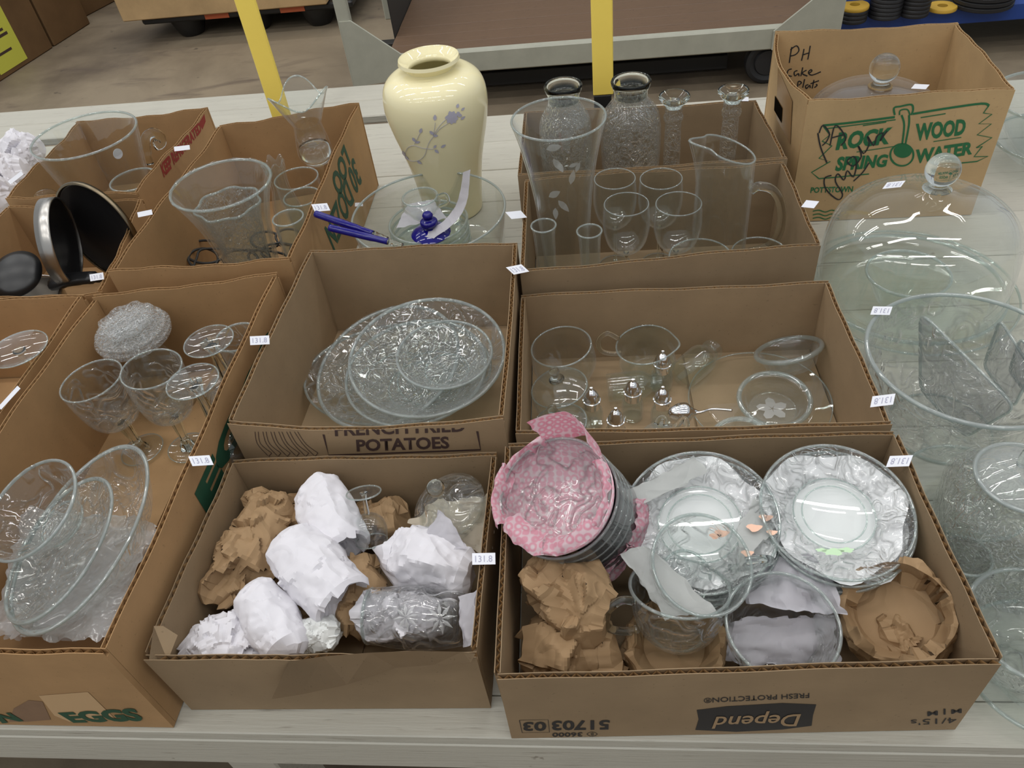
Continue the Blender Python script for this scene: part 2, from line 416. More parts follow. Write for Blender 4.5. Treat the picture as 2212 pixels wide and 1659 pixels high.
def caster(x, y, par, r=0.105):
    bm = bmesh.new(); Mx = mat_axis(Vector((x, y - 0.03, r + 0.001)), (0, 1, 0))
    lathe(bm, [(0, 0), (r * 0.55, 0), (r * 0.6, 0.008), (r * 0.8, 0.0), (r * 0.95, 0.006), (r, 0.018), (r, 0.042), (r * 0.95, 0.054), (r * 0.8, 0.06), (r * 0.6, 0.052), (r * 0.55, 0.06), (0, 0.06)], Mx, 40)
    wh = obj('wheel', bm, M['rubber'], par, sharp=40)
    bm = bmesh.new()
    for yy in (y - 0.047, y + 0.035):
        pts = [(x + 0.02, r * 0.55), (x + 0.06, r * 0.55), (x + 0.11, cz - 0.10), (x + 0.03, cz - 0.09)]
        A = [bm.verts.new((a, yy, b)) for a, b in pts]; B = [bm.verts.new((a, yy + 0.012, b)) for a, b in pts]
        bm.faces.new(A); bm.faces.new(B[::-1])
        for i in range(4): bm.faces.new((A[i], B[i], B[(i + 1) % 4], A[(i + 1) % 4]))
    box(bm, (x + 0.03, y - 0.047, cz - 0.10), (x + 0.11, y + 0.047, cz - 0.091))
    obj('caster_fork', bm, M['cart_paint'], par, smooth=False)
caster(0.86, 3.86, ct); caster(0.86, 4.65, ct); caster(-0.95, 4.65, ct)
# --- blue shelf with weight plates
bs = empty('blue_shelf', Vector((2.1, 4.2, 0)), 'blue steel shelf unit holding dark round discs behind the tall carton', 'shelf')
boxobj('shelf_deck', (1.22, 4.045, 0.215), (3.6, 4.75, 0.2345), M['dark'], bs)
boxobj('front_beam', (1.22, 3.985, 0.16), (3.6, 4.04, 0.2345), M['blue'], bs)
bm = bmesh.new(); A = [bm.verts.new(v) for v in ((1.20, 3.98, 0.16), (1.52, 3.98, 0.16), (1.30, 3.98, 0.60), (1.20, 3.98, 0.60))]
B = [bm.verts.new(v.co + Vector((0, 0.012, 0))) for v in A]; bm.faces.new(A); bm.faces.new(B[::-1])
for i in range(4): bm.faces.new((A[i], B[i], B[(i + 1) % 4], A[(i + 1) % 4]))
obj('corner_brace', bm, M['blue'], bs, smooth=False)
for x in (1.2, 3.5): boxobj('upright', (x, 4.0, 0), (x + 0.05, 4.06, 1.3), M['blue'], bs)
def disc_stack(px, py, h, r_px, n, t, top, lab):
    p = at(px, py, h); r = size(r_px, p); z0 = 0.236
    e = empty('disc_stack', Vector((p.x, p.y, z0)), lab, 'disc stack', 'round discs on the blue shelf')
    for i in range(n):
        bm = bmesh.new(); z = z0 + i * t
        lathe(bm, [(r * 0.35, 0.0005), (r * 0.96, 0.0005), (r, t * 0.2), (r, t * 0.8), (r * 0.96, t), (r * 0.35, t), (r * 0.35, 0.0005)], Matrix.Translation((p.x, p.y, z)), 32)
        obj('disc', bm, M['disc_yellow'] if (i == n - 1 and top) else M['rubber'], e, sharp=40)
disc_stack(1845, 18, -0.43, 30, 4, 0.018, True, 'short disc stack topped with a yellow disc nearest the brace of the shelf')
disc_stack(1915, 8, -0.43, 34, 8, 0.018, False, 'tall black disc stack next to the yellow topped one on the shelf')
disc_stack(1978, 10, -0.44, 30, 7, 0.018, False, 'tall black disc stack beside the flat single yellow disc')
disc_stack(2035, 16, -0.475, 30, 1, 0.018, True, 'single flat yellow disc lying on the blue shelf')
disc_stack(2125, -8, -0.45, 62, 3, 0.022, False, 'wide grey disc at the far end of the blue shelf')
# --- black pallet with carton
pt = empty('plastic_pallet', Vector((-2.1, 5.5, 0)), 'black plastic pallet with orange stickers on the warehouse floor', 'pallet')
boxobj('top_deck', (-2.85, 5.10, 0.115), (-1.45, 6.1, 0.155), M['black'], pt, bev=0.01)
for x in (-2.6, -2.14, -1.72):
    for y in (5.16, 5.85):
        bm = bmesh.new(); lathe(bm, [(0, 0.001), (0.07, 0.001), (0.085, 0.02), (0.12, 0.114), (0, 0.114)], Matrix.Translation((x, y + 0.07, 0)), 20); obj('foot', bm, M['black'], pt, sharp=40)
for x in (-2.42, -1.92): boxobj('orange_sticker', (x, 5.095, 0.12), (x + 0.16, 5.0995, 0.15), M['orange'], pt, bev=0)
def carton(x0, y0, x1, y1, z0, z1, rz, lab, mat='card_dk'):
    c = Vector(((x0 + x1) / 2, (y0 + y1) / 2, z0)); Mx = Matrix.Translation(c) @ Matrix.Rotation(rz, 4, 'Z')
    e = empty('shipping_carton', c, lab, 'carton', 'shipping cartons on the warehouse floor')
    hx, hy, hz = (x1 - x0) / 2, (y1 - y0) / 2, z1 - z0
    boxobj('body', (-hx, -hy, 0.001), (hx, hy, hz - 0.004), M[mat], e, Mx, 0.006)
    boxobj('top_flap', (-hx, -hy, hz - 0.0035), (hx, -0.003, hz), M[mat], e, Mx, 0.001)
    boxobj('top_flap', (-hx, 0.003, hz - 0.0035), (hx, hy, hz), M[mat], e, Mx, 0.001)
    return e, Mx, hx, hy, hz
carton(-2.95, 5.06, -1.60, 6.0, 0.157, 0.75, 0.0, 'wide tan carton loaded on the black plastic pallet', 'card_h')
e, Mx, hx, hy, hz = carton(-4.38, 4.22, -3.65, 5.24, 0, 0.5, -0.16, 'brown carton with a yellow sheet on its side standing on the floor')
boxobj('yellow_sheet', (hx + 0.0005, 0.0, 0.03), (hx + 0.002, 0.26, 0.40), M['label_yellow'], e, Mx, 0)
for i, (a, b, c_, d_) in enumerate(((0.03, 0.19, 0.32, 0.37), (0.05, 0.17, 0.235, 0.25), (0.05, 0.19, 0.205, 0.222), (0.0, 0.16, 0.12, 0.135))):
    boxobj('print_line', (hx + 0.0021, a + 0.02, c_), (hx + 0.0026, b + 0.02, d_), M['ink_brown'], e, Mx, 0)
carton(-4.235, 5.25, -3.535, 5.66, 0, 0.55, -0.16, 'plain brown carton standing just beyond the one with the yellow sheet')
e, Mx, hx, hy, hz = carton(-4.25, 5.85, -3.52, 6.4, 0, 0.6, -0.30, 'brown carton with a white sheet near the top edge of the photo')
boxobj('white_sheet', (hx + 0.0005, -0.2, 0.2), (hx + 0.002, 0.02, 0.42), M['white_tag'], e, Mx, 0)
carton(-3.10, 6.25, -2.52, 6.7, 0, 0.4, 0.05, 'small tan carton on the floor behind the pallet', 'card_d')
# ------------------------------------------------------------------ open cardboard boxes
TH = 0.0072      # board thickness
def panel(parent, mat, a, b, inward, h0, h1a, h1b, bow=0.0, seed=0, wob=0.0016, name='side_panel', top=None, lean=0.0, z0=0.0):
    """one corrugated wall from a to b (xy of the outer face), grooved top edge with a wavy core inside"""
    a = Vector((a[0], a[1], 0)); b = Vector((b[0], b[1], 0)); d = b - a; L = d.length; u = d / L
    w = Vector((inward[0], inward[1], 0)); w = (w - u * w.dot(u)).normalized()
    rnd = random.Random(seed); n = max(8, int(L / 0.02)); lt = 0.0009; gd = 0.010
    ph = rnd.uniform(0, 6)
    def topz(s):
        if top: base = top(s)
        else: base = h1a + (h1b - h1a) * s
        return base + wob * (math.sin(s * 7 + ph) + 0.6 * math.sin(s * 23 + ph * 2))
    def off(s, zf): return -w * (bow * math.sin(math.pi * s) * zf + lean * zf)
    bm = bmesh.new(); rings = []
    for i in range(n + 1):
        s = i / n; zt = topz(s); base = a + u * (L * s)
        sec = [(0, h0), (0, h0 + (zt - h0) * 0.5), (0, zt), (lt, zt), (lt, zt - gd), (TH - lt, zt - gd), (TH - lt, zt), (TH, zt), (TH, h0 + (zt - h0) * 0.5), (TH, h0)]
        rings.append([bm.verts.new(base + w * ww + off(s, (z - h0) / max(zt - h0, 1e-3)) + Vector((0, 0, T + z))) for ww, z in sec])
    k = len(rings[0])
    for A, B in zip(rings, rings[1:]):
        for j in range(k): bm.faces.new((A[j], B[j], B[(j + 1) % k], A[(j + 1) % k]))
    bm.faces.new(rings[0]); bm.faces.new(rings[-1][::-1])
    p = obj(name, bm, mat, parent, smooth=False)
    bm = bmesh.new(); pitch = 0.0125; m = int(L / pitch * 2); prev = None
    for i in range(m + 1):
        s = i / m; zt = topz(s); base = a + u * (L * s) + off(s, 1.0)
        jit = rnd.uniform(-0.0003, 0.0003)
        ww = lt if i % 2 else TH - lt
        c = base + w * ww + u * jit
        cur = (bm.verts.new(c + Vector((0, 0, T + zt - gd))), bm.verts.new(c + Vector((0, 0, T + zt - 0.0006))))
        if prev: bm.faces.new((prev[0], cur[0], cur[1], prev[1]))
        prev = cur
    bmesh.ops.solidify(bm, geom=list(bm.faces), thickness=0.0007)
    obj('corrugated_core', bm, M['flute'], p, smooth=False)
    return p
class Box: pass
def open_box(label, corners, h, mat='card_a', seed=1, bow=(0, 0, 0, 0), tops=(None,) * 4, flaps='x', hs=None, lean=(0, 0, 0, 0), group='open cardboard boxes of glassware', wob=0.0016):
    """corners: xy FL, FR, BR, BL of the outer rim; h rim height above the table"""
    FL, FR, BR, BL = [Vector((c[0], c[1])) for c in corners]
    cen = (FL + FR + BR + BL) / 4
    e = empty('cardboard_box', Vector((cen.x, cen.y, T)), label, 'box', group)
    B = Box(); B.e = e; B.h = h; B.c = cen; B.FL, B.FR, B.BR, B.BL = FL, FR, BR, BL
    hs = hs or (h, h, h, h); m = M[mat]; z0 = 0.001
    inn = lambda p, q: cen - (p + q) / 2
    ud = lambda p, q: (q - p).normalized()
    g = TH + 0.0004
    B.front = panel(e, m, FL, FR, inn(FL, FR), z0, hs[0], hs[1], bow[0], seed, wob, top=tops[0], lean=lean[0])
    B.back = panel(e, m, BL, BR, inn(BL, BR), z0, hs[3], hs[2], bow[2], seed + 1, wob, top=tops[2], lean=lean[2])
    B.left = panel(e, m, FL + ud(FL, BL) * g, BL - ud(FL, BL) * g, inn(FL, BL), z0, hs[0], hs[3], bow[3], seed + 2, wob, top=tops[3], lean=lean[3])
    B.right = panel(e, m, FR + ud(FR, BR) * g, BR - ud(FR, BR) * g, inn(FR, BR), z0, hs[1], hs[2], bow[1], seed + 3, wob, top=tops[1], lean=lean[1])
    # floor of the box: under sheet and two flaps
    ins = TH + 0.0012
    def inset(p, d): return p + (cen - p).normalized() * d * 1.3
    q = [inset(p, ins) for p in (FL, FR, BR, BL)]
    def slab(name, pts, za, zb):
        bm = bmesh.new(); A = [bm.verts.new((p.x, p.y, T + za)) for p in pts]; Bv = [bm.verts.new((p.x, p.y, T + zb)) for p in pts]
        bm.faces.new(A[::-1]); bm.faces.new(Bv)
        for i in range(4): bm.faces.new((A[i], A[(i + 1) % 4], Bv[(i + 1) % 4], Bv[i]))
        return obj(name, bm, m, e, smooth=False)
    slab('bottom_panel', q, 0.0012, 0.0045)
    if flaps == 'x':
        s = 0.55; f1 = q[0].lerp(q[1], s - 0.004); f2 = q[0].lerp(q[1], s + 0.004); b1 = q[3].lerp(q[2], s - 0.004); b2 = q[3].lerp(q[2], s + 0.004)
        slab('bottom_flap', (q[0], f1, b1, q[3]), 0.0047, 0.0085); slab('bottom_flap', (f2, q[1], q[2], b2), 0.0047, 0.0085)
    else:
        s = 0.5; f1 = q[0].lerp(q[3], s - 0.004); f2 = q[0].lerp(q[3], s + 0.004); b1 = q[1].lerp(q[2], s - 0.004); b2 = q[1].lerp(q[2], s + 0.004)
        slab('bottom_flap', (q[0], q[1], b1, f1), 0.0047, 0.0085); slab('bottom_flap', (f2, b2, q[2], q[3]), 0.0047, 0.0085)
    return B
BF = 0.0096      # inside floor height
BA = open_box('wide tan box in front holding plates and kraft wrapped cups, printed upside down', [(-0.121, 0.392), (0.414, 0.412), (0.400, 0.748), (-0.130, 0.744)], 0.165, 'card_a', 11, hs=(0.163, 0.168, 0.165, 0.162), lean=(0.0, 0.004, 0, 0.004))
def topB(s):
    return 0.148 if s < 0.38 else (0.148 - 0.002 * math.sin(s * 30) if s < 0.9 else 0.146)
BB = open_box('tan box full of white tissue rolls with a torn front flap', [(-0.556, 0.422), (-0.150, 0.430), (-0.148, 0.738), (-0.546, 0.735)], 0.150, 'card_a', 21, tops=(topB, None, None, None), lean=(0.004, 0.0, 0, 0.004))
BC = open_box('deep orange-brown egg carton box printed EGGS holding goblets and oval dishes', [(-0.905, 0.398), (-0.572, 0.398), (-0.566, 1.122), (-0.905, 1.085)], 0.205, 'card_c', 31, hs=(0.205, 0.205, 0.212, 0.205), wob=0.0025)
BD = open_box('box printed FRENCH FRIED POTATOES holding a stack of flower bowls', [(-0.546, 0.762), (-0.134, 0.757), (-0.137, 1.199), (-0.530, 1.206)], 0.200, 'card_d', 41, bow=(0, 0.002, 0, 0.003), tops=(lambda s: 0.199 - 0.017 * math.sin(math.pi * s) ** 0.8, None, None, None))
BE = open_box('shallow tan box with salt shakers and clear sugar dishes', [(-0.121, 0.764), (0.404, 0.764), (0.394, 1.098), (-0.129, 1.096)], 0.158, 'card_d', 51, flaps='x')
BFx = open_box('tan box with wine goblets and the tall glass pitcher', [(-0.128, 1.112), (0.387, 1.150), (0.379, 1.440), (-0.134, 1.432)], 0.195, 'card_a', 61, wob=0.002)
BG = open_box('brown box behind with two crackled jars and candlesticks', [(-0.150, 1.452), (0.389, 1.452), (0.372, 1.722), (-0.150, 1.742)], 0.192, 'card_a', 71)
BH = open_box('tall pale carton printed ROCK WOOD SPRING WATER with a glass cake dome inside', [(0.430, 1.520), (0.810, 1.512), (0.818, 1.852), (0.430, 1.880)], 0.278, 'card_h', 81, wob=0.002, bow=(0, 0, 0, 0.026))
BI = open_box('egg carton box printed 30 DOZEN holding clear vases', [(-0.893, 1.135), (-0.548, 1.148), (-0.549, 1.795), (-0.877, 1.724)], 0.220, 'card_c', 91, wob=0.003)
BJ = open_box('box printed KEEP REFRIGERATED in red with a big glass bowl', [(-1.318, 1.492), (-1.000, 1.482), (-0.978, 1.898), (-1.325, 1.866)], 0.190, 'card_c', 101, wob=0.003)
BK = open_box('brown box with metal pot lids standing inside', [(-1.300, 1.118), (-0.925, 1.130), (-0.985, 1.474), (-1.310, 1.478)], 0.178, 'card_c', 111, wob=0.003)
BL = open_box('orange-brown box at the edge with an upturned wine glass', [(-1.28, 0.44), (-0.925, 0.47), (-0.935, 1.100), (-1.29, 1.095)], 0.200, 'card_c', 121)
# ------------------------------------------------------------------ builders for glass and paper
def one(name, label, cat, bm, mat, group=None, smooth=True, sharp=None):
    o = obj(name, bm, M[mat] if isinstance(mat, str) else mat, None, smooth, sharp); return setp(o, label, cat, group)
def revolve(prof, b, t, mat, parent=None, name='body', seg=48, mod=None, xdir=None, sharp=50):
    bm = bmesh.new(); lathe(bm, prof, mat_axis(b, t - b, xdir), seg, mod); return obj(name, bm, M[mat] if isinstance(mat, str) else mat, parent, True, sharp)
def scaled(prof, R, H): return [(r * R, z * H) for r, z in prof]
GOB_BOWL = [(0.10, 0.455), (0.40, 0.475), (0.80, 0.57), (0.99, 0.72), (1.0, 0.86), (0.95, 1.0)]
TUL_BOWL = [(0.13, 0.42), (0.45, 0.435), (0.74, 0.50), (0.90, 0.64), (0.97, 0.82), (1.0, 1.0)]
def goblet(label, b, t, R, mat='glass', bowl=GOB_BOWL, foot=0.8, stem=0.085, group=None, name='wine_goblet', cat='goblet', facet=0, tk=0.0016):
    H = (t - b).length; e = empty(name, b, label, cat, group)
    revolve(shell(scaled(bowl, R, H), tk, 0.004), b, t, mat, e, 'bowl', 56)
    bm = bmesh.new(); torus(bm, mat_axis(b, t - b) @ Matrix.Translation((0, 0, H + 0.0004)), bowl[-1][0] * R - tk * 0.5, tk * 0.62, 56, 8); obj('rim', bm, M['rim'], e)
    zb = bowl[0][1] * H; fR = foot * R
    st = sm([(stem * R * 1.9, 0.022 * H), (stem * R * 1.05, 0.10 * H), (stem * R, 0.5 * zb), (stem * R * 1.25, 0.86 * zb), (bowl[0][0] * R * 1.25, zb * 1.005)], 5)
    md = (lambda a, r, z, i: (r * (1 + facet * math.cos(6 * a)), z)) if facet else None
    revolve([(0, 0.022 * H)] + st + [(0, zb * 1.005)], b, t, 'solid', e, 'stem', 20, md)
    revolve([(0, 0.0003), (fR * 0.97, 0.0003), (fR, 0.0012), (fR * 0.98, 0.0026), (fR * 0.6, 0.006), (stem * R * 2.2, 0.020 * H + 0.003), (0, 0.0215 * H + 0.003)], b, t, 'glass', e, 'foot', 48)
    bm = bmesh.new(); torus(bm, mat_axis(b, t - b) @ Matrix.Translation((0, 0, 0.0015)), fR - 0.0008, 0.0012, 48, 6); obj('foot_edge', bm, M['rim'], e)
    return e
def dish(label, b, t, R, prof, mat='glass', tk=0.0028, tb=0.004, group=None, name='glass_bowl', cat='bowl', mod=None, xdir=None, rim=None, parent=None, seg=64, n=5, rimmat='rim', ring=False):
    """single walled open dish; rim: radius of a rounded lip -> becomes a part of its own"""
    H = (t - b).length; pr = shell(scaled(prof, R, H), tk, tb, n)
    if rim or parent is not None:
        e = parent or empty(name, b, label, cat, group)
        revolve(pr, b, t, mat, e, 'body', seg, mod, xdir)
        if rim:
            bm = bmesh.new(); Mx = mat_axis(b, t - b, xdir) @ Matrix.Translation((0, 0, H))
            torus(bm, Mx, R - rim * 0.5, rim, seg, 8, mod and (lambda a, r, z, i: mod(a, r, z, i))); obj('rim', bm, M[rimmat], e)
        if ring:
            bm = bmesh.new(); torus(bm, mat_axis(b, t - b, xdir) @ Matrix.Translation((0, 0, 0.001)), prof[1][0] * R, 0.0019, seg, 6, mod and (lambda a, r, z, i: mod(a, r, z, i))); obj('foot_ring', bm, M['rim'], e)
        return e
    bm = bmesh.new(); lathe(bm, pr, mat_axis(b, t - b, xdir), seg, mod)
    return one(name, label, cat, bm, mat, group, True, 50)
def handle(parent, pts, rad, mat='solid', name='handle', n=6, seg=12, flat=1.0):
    bm = bmesh.new(); P = catmull(pts, n); tube(bm, P, rad if not isinstance(rad, (list, tuple)) else [rad[min(len(rad) - 1, int(i * len(rad) / len(P)))] for i in range(len(P))], seg, True, flat)
    return obj(name, bm, M[mat], parent)
def ball(parent, c, r, mat='solid', name='knob', sq=1.0, axis=(0, 0, 1)):
    bm = bmesh.new(); n = 18
    lathe(bm, [(0, -r * sq)] + [(r * math.sin(math.pi * i / n), -r * sq * math.cos(math.pi * i / n)) for i in range(1, n)] + [(0, r * sq)], mat_axis(c, axis), 32)
    return obj(name, bm, M[mat], parent)
# crumpled paper -------------------------------------------------------------
def facet_verts(bm, seed, nseeds=60, strength=0.75, tilt=0.25, ridge=0.0, rscale=18.0):
    """flat facets with sharp creases: every vertex moves onto the lowest of the nearest randomly tilted planes, then fine folds"""
    rnd = random.Random(seed); bm.normal_update(); vs = list(bm.verts)
    pos = [v.co.copy() for v in vs]; nor = [v.normal.copy() for v in vs]
    sd = []; kd = kdtree.KDTree(nseeds)
    for k in range(nseeds):
        i = rnd.randrange(len(vs)); n = (nor[i] + Vector((rnd.gauss(0, tilt), rnd.gauss(0, tilt), rnd.gauss(0, tilt)))).normalized()
        sd.append((pos[i], n)); kd.insert(pos[i], k)
    kd.balance(); o = Vector((seed * 1.7, seed * 0.3, seed * 2.1))
    for v, p, n in zip(vs, pos, nor):
        d = 1e9
        for _, k, _ in kd.find_n(p, 4):
            s, sn = sd[k]; c = n.dot(sn)
            if c > 0.35: d = min(d, (s - p).dot(sn) / c)
        if d > 1e8: d = 0
        v.co = p + n * max(-0.02, min(0.012, d)) * strength
        if ridge:
            a1 = noise.noise(p * rscale + o); a2 = noise.noise(p * rscale * 2.2 - o); a3 = noise.noise(p * rscale * 4.7 + o)
            v.co += n * ridge * (0.9 - 2.0 * abs(a1) - 1.3 * abs(a2) - 0.6 * abs(a3))
def bundle(label, P, rads, mat, seed, cat='paper bundle', name='paper_bundle', group=None, seg=84, nseeds=150, strength=0.9, tilt=0.28, ridge=0.004, rscale=20.0, squash=1.0, hollow=None, zmin=None, parent=None, smooth=True):
    """crumpled paper wrapped round something: a spine through P with radii; hollow=(depth,frac) opens the far end like a rolled tube"""
    spine = catmull(P, max(5, int(44 / (len(P) - 1)))); n = len(spine)
    def rad(s):
        x = s * (len(rads) - 1); i = min(int(x), len(rads) - 2); f = x - i; f = f * f * (3 - 2 * f); return rads[i] * (1 - f) + rads[i + 1] * f
    bm = bmesh.new(); rings = []; up = Vector((0, 0, 1))
    for i, p in enumerate(spine):
        d = (spine[min(i + 1, n - 1)] - spine[max(i - 1, 0)]).normalized()
        u = up - d * up.dot(d)
        if u.length < 0.15: u = Vector((0, 1, 0)) - d * d.y
        u.normalize(); s = d.cross(u); r = rad(i / (n - 1))
        rings.append([bm.verts.new(p + s * (r * math.cos(2 * math.pi * k / seg)) + u * (r * squash * math.sin(2 * math.pi * k / seg))) for k in range(seg)])
    def cap(ring, c, outward, k):
        for f, push in ((0.72, 0.25), (0.38, 0.42)):
            rr = sum((v.co - c).length for v in rings[k]) / seg
            nr = [bm.verts.new(c + (v.co - c) * f + outward * rr * push) for v in rings[k]]
            for j in range(seg): bm.faces.new((ring[j], ring[(j + 1) % seg], nr[(j + 1) % seg], nr[j]))
            ring = nr
        bm.faces.new(ring)
    for A, B in zip(rings, rings[1:]):
        for k in range(seg): bm.faces.new((A[k], A[(k + 1) % seg], B[(k + 1) % seg], B[k]))
    d0 = (spine[0] - spine[1]).normalized(); d1 = (spine[-1] - spine[-2]).normalized()
    cap(rings[0], spine[0], d0, 0)
    if hollow:
        dep, fr = hollow; ring = rings[-1]; c = spine[-1]
        for f, dd in ((0.88, -0.002), (fr, dep * 0.5), (fr * 0.85, dep)):
            nr = [bm.verts.new(c + (v.co - c) * f - d1 * dd) for v in rings[-1]]
            for j in range(seg): bm.faces.new((ring[j], ring[(j + 1) % seg], nr[(j + 1) % seg], nr[j]))
            ring = nr
        bm.faces.new(ring)
    else: cap(rings[-1], spine[-1], d1, -1)
    bmesh.ops.recalc_face_normals(bm, faces=bm.faces)
    facet_verts(bm, seed, nseeds, strength, tilt, ridge, rscale)
    zm = T + (BF + 0.001 if zmin is None else zmin)
    for v in bm.verts:
        if v.co.z < zm: v.co.z = zm + 0.0008 * random.random()
    if parent is not None: return obj(name, bm, M[mat], parent, smooth, 20 if smooth else None)
    return one(name, label, cat, bm, mat, group, smooth, 20 if smooth else None)
def sheet(label, corners, mat, seed, amp=0.006, scale=22.0, nu=26, nv=26, name='paper_sheet', cat='paper', group=None, parent=None, thick=0.0005, ragged=0.004, sag=0.0, curl=None):
    """crumpled sheet over a 4-corner (or 4x4 control) patch"""
    rnd = random.Random(seed); bm = bmesh.new(); o = Vector((seed * 3.1, seed, -seed * 0.7)); G = []
    nrm = (corners[1] - corners[0]).cross(corners[3] - corners[0]).normalized()
    for i in range(nu + 1):
        row = []
        for j in range(nv + 1):
            u, v = i / nu, j / nv
            p = (corners[0] * (1 - u) + corners[1] * u) * (1 - v) + (corners[3] * (1 - u) + corners[2] * u) * v
            a = p * scale + o
            h = amp * (0.9 - 2.0 * abs(noise.noise(a)) - 1.0 * abs(noise.noise(a * 2.1)) - 0.4 * abs(noise.noise(a * 4.3)))
            q = p + nrm * (h + sag * 4 * u * (1 - u))
            if curl: q += curl(u, v)
            if i in (0, nu) or j in (0, nv): q += noise.noise_vector(p * 70 + o) * ragged * 1.5
            row.append(bm.verts.new(q))
        G.append(row)
    for i in range(nu):
        for j in range(nv): bm.faces.new((G[i][j], G[i + 1][j], G[i + 1][j + 1], G[i][j + 1]))
    bmesh.ops.solidify(bm, geom=list(bm.faces), thickness=thick)
    if parent is not None: return obj(name, bm, M[mat], parent, True, 30)
    return one(name, label, cat, bm, mat, group, True, 30)
# flat print on a face --------------------------------------------------------
def text_mesh(body, bold=0.0, shear=0.0):
    c = bpy.data.curves.new('lettering', 'FONT'); c.body = body; c.offset = bold; c.shear = shear; c.resolution_u = 3; c.align_x = 'LEFT'
    o = bpy.data.objects.new('lettering', c); COL.objects.link(o)
    dg = bpy.context.evaluated_depsgraph_get(); dg.update()
    me = bpy.data.meshes.new_from_object(o.evaluated_get(dg)); bpy.data.objects.remove(o); bpy.data.curves.remove(c)
    return me
def lettering(body, quad, plane, mat, parent, bold=0.012, shear=0.0, name='lettering', lift=0.0007, zmax=None):
    """printed words: quad = photo pixels of the words' (top-left, top-right, bottom-right, bottom-left) as READ; laid on plane (point, outward normal)"""
    me = text_mesh(body, bold, shear); p0, nrm = plane
    xs = [v.co.x for v in me.vertices]; ysl = [v.co.y for v in me.vertices]
    x0, x1, y0, y1 = min(xs), max(xs), min(ysl), max(ysl)
    tl, tr, br, bl = [Vector((q[0], q[1])) for q in quad]
    W = []
    for v in me.vertices:
        u = (v.co.x - x0) / (x1 - x0); w_ = (v.co.y - y0) / (y1 - y0)
        q = (bl * (1 - u) + br * u) * (1 - w_) + (tl * (1 - u) + tr * u) * w_
        W.append(on_plane(q.x, q.y, p0, nrm) + nrm * lift)
    org = W[0].copy()
    for v, q in zip(me.vertices, W): v.co = q - org
    if zmax is not None:
        bm = bmesh.new(); bm.from_mesh(me)
        bmesh.ops.bisect_plane(bm, geom=list(bm.verts) + list(bm.edges) + list(bm.faces), plane_co=(0, 0, zmax - org.z), plane_no=(0, 0, 1), clear_outer=True)
        bm.to_mesh(me); bm.free()
    me.update()
    o = link(name, me, M[mat], parent); o.location = org
    return o
def stroke(pts, wpx, plane, mat, parent, name='printed_line', lift=0.0006, closed=False, smooth=4):
    """drawn line: photo-pixel polyline laid as a flat ribbon on a plane"""
    p0, nrm = plane
    P = catmull([(x, y, 0) for x, y in pts], smooth, closed) if smooth else [Vector((x, y, 0)) for x, y in pts]
    if closed: P.append(P[0])
    W = [on_plane(p.x, p.y, p0, nrm) + nrm * lift for p in P]; hw = size(wpx, W[0]) / 2
    bm = bmesh.new(); prev = None
    for i, p in enumerate(W):
        d = (W[min(i + 1, len(W) - 1)] - W[max(i - 1, 0)]); d.normalize(); s = nrm.cross(d) * hw
        cur = (bm.verts.new(p - s), bm.verts.new(p + s))
        if prev: bm.faces.new((prev[0], prev[1], cur[1], cur[0]))
        prev = cur
    return obj(name, bm, M[mat], parent, smooth=False)
def patch(pts, plane, mat, parent, name='printed_panel', lift=0.0005):
    p0, nrm = plane; bm = bmesh.new()
    bm.faces.new([bm.verts.new(on_plane(x, y, p0, nrm) + nrm * lift) for x, y in pts])
    return obj(name, bm, M[mat], parent, smooth=False)
# ------------------------------------------------------------------ goblet box (F)
g = 'etched wine goblets in the tan box'
for px, py, rx, y, lab in ((1328, 386, 47, 1.378, 'clear wine goblet of the rear pair, the one beside the flared etched vase'),
                           (1428, 386, 48, 1.378, 'clear wine goblet of the rear pair, the one beside the pitcher'),
                           (1353, 441, 51, 1.292, 'clear wine goblet of the front pair, behind the twin candle tubes'),
                           (1466, 440, 52, 1.292, 'clear wine goblet of the front pair, nearest the pitcher')):
    b, t = vert(px, py, y); goblet(lab, b, t, size(rx, t), 'glass', group=g, stem=0.07)
# flared etched vase
b, t = vert(1206, 255, 1.285); R = size(104, t); H = (t - b).length
e = empty('etched_vase', b, 'tall flared clear vase etched with leaves, next to the two crackled jars', 'vase')
revolve(shell([(r * R, z * H) for r, z in ((0.50, 0), (0.53, 0.04), (0.55, 0.3), (0.66, 0.62), (0.83, 0.85), (1.0, 1.0))], 0.003, 0.012), b, t, 'glass', e, 'body', 64)
bm = bmesh.new(); torus(bm, Matrix.Translation(t), R - 0.0015, 0.0021, 64, 8); obj('rim', bm, M['rim'], e)
def leaf_on(par, c, axis_p, ang, L, Wd, mat='glass_frost', name='etched_leaf', lift=0.0012):
    """flat leaf lying on a body of revolution: c point on the surface, axis_p a point of the axis at that height"""
    n = (c - axis_p); n.z = 0; n.normalize(); u = Vector((0, 0, 1)).cross(n).normalized(); v = Vector((0, 0, 1))
    d = u * math.cos(ang) + v * math.sin(ang); s = u * -math.sin(ang) + v * math.cos(ang)
    bm = bmesh.new(); P = [(0, 0), (0.25, 0.42), (0.5, 0.5), (0.78, 0.3), (1, 0), (0.78, -0.3), (0.5, -0.5), (0.25, -0.42)]
    bm.faces.new([bm.verts.new(c + n * lift + d * (a * L) + s * (w_ * Wd)) for a, w_ in P]); return obj(name, bm, M[mat], par, smooth=False)
def surf(px, py, y0, cx, cy_, r): 
    """front surface point of an upright body (axis cx,cy_, radius r) seen at pixel"""
    q = ray(px, py); ox, oy = CAM.x - cx, CAM.y - cy_; a = q.x ** 2 + q.y ** 2; bb = 2 * (ox * q.x + oy * q.y); c = ox * ox + oy * oy - r * r
    D = max(bb * bb - 4 * a * c, 0); return CAM + q * ((-bb - math.sqrt(D)) / (2 * a))
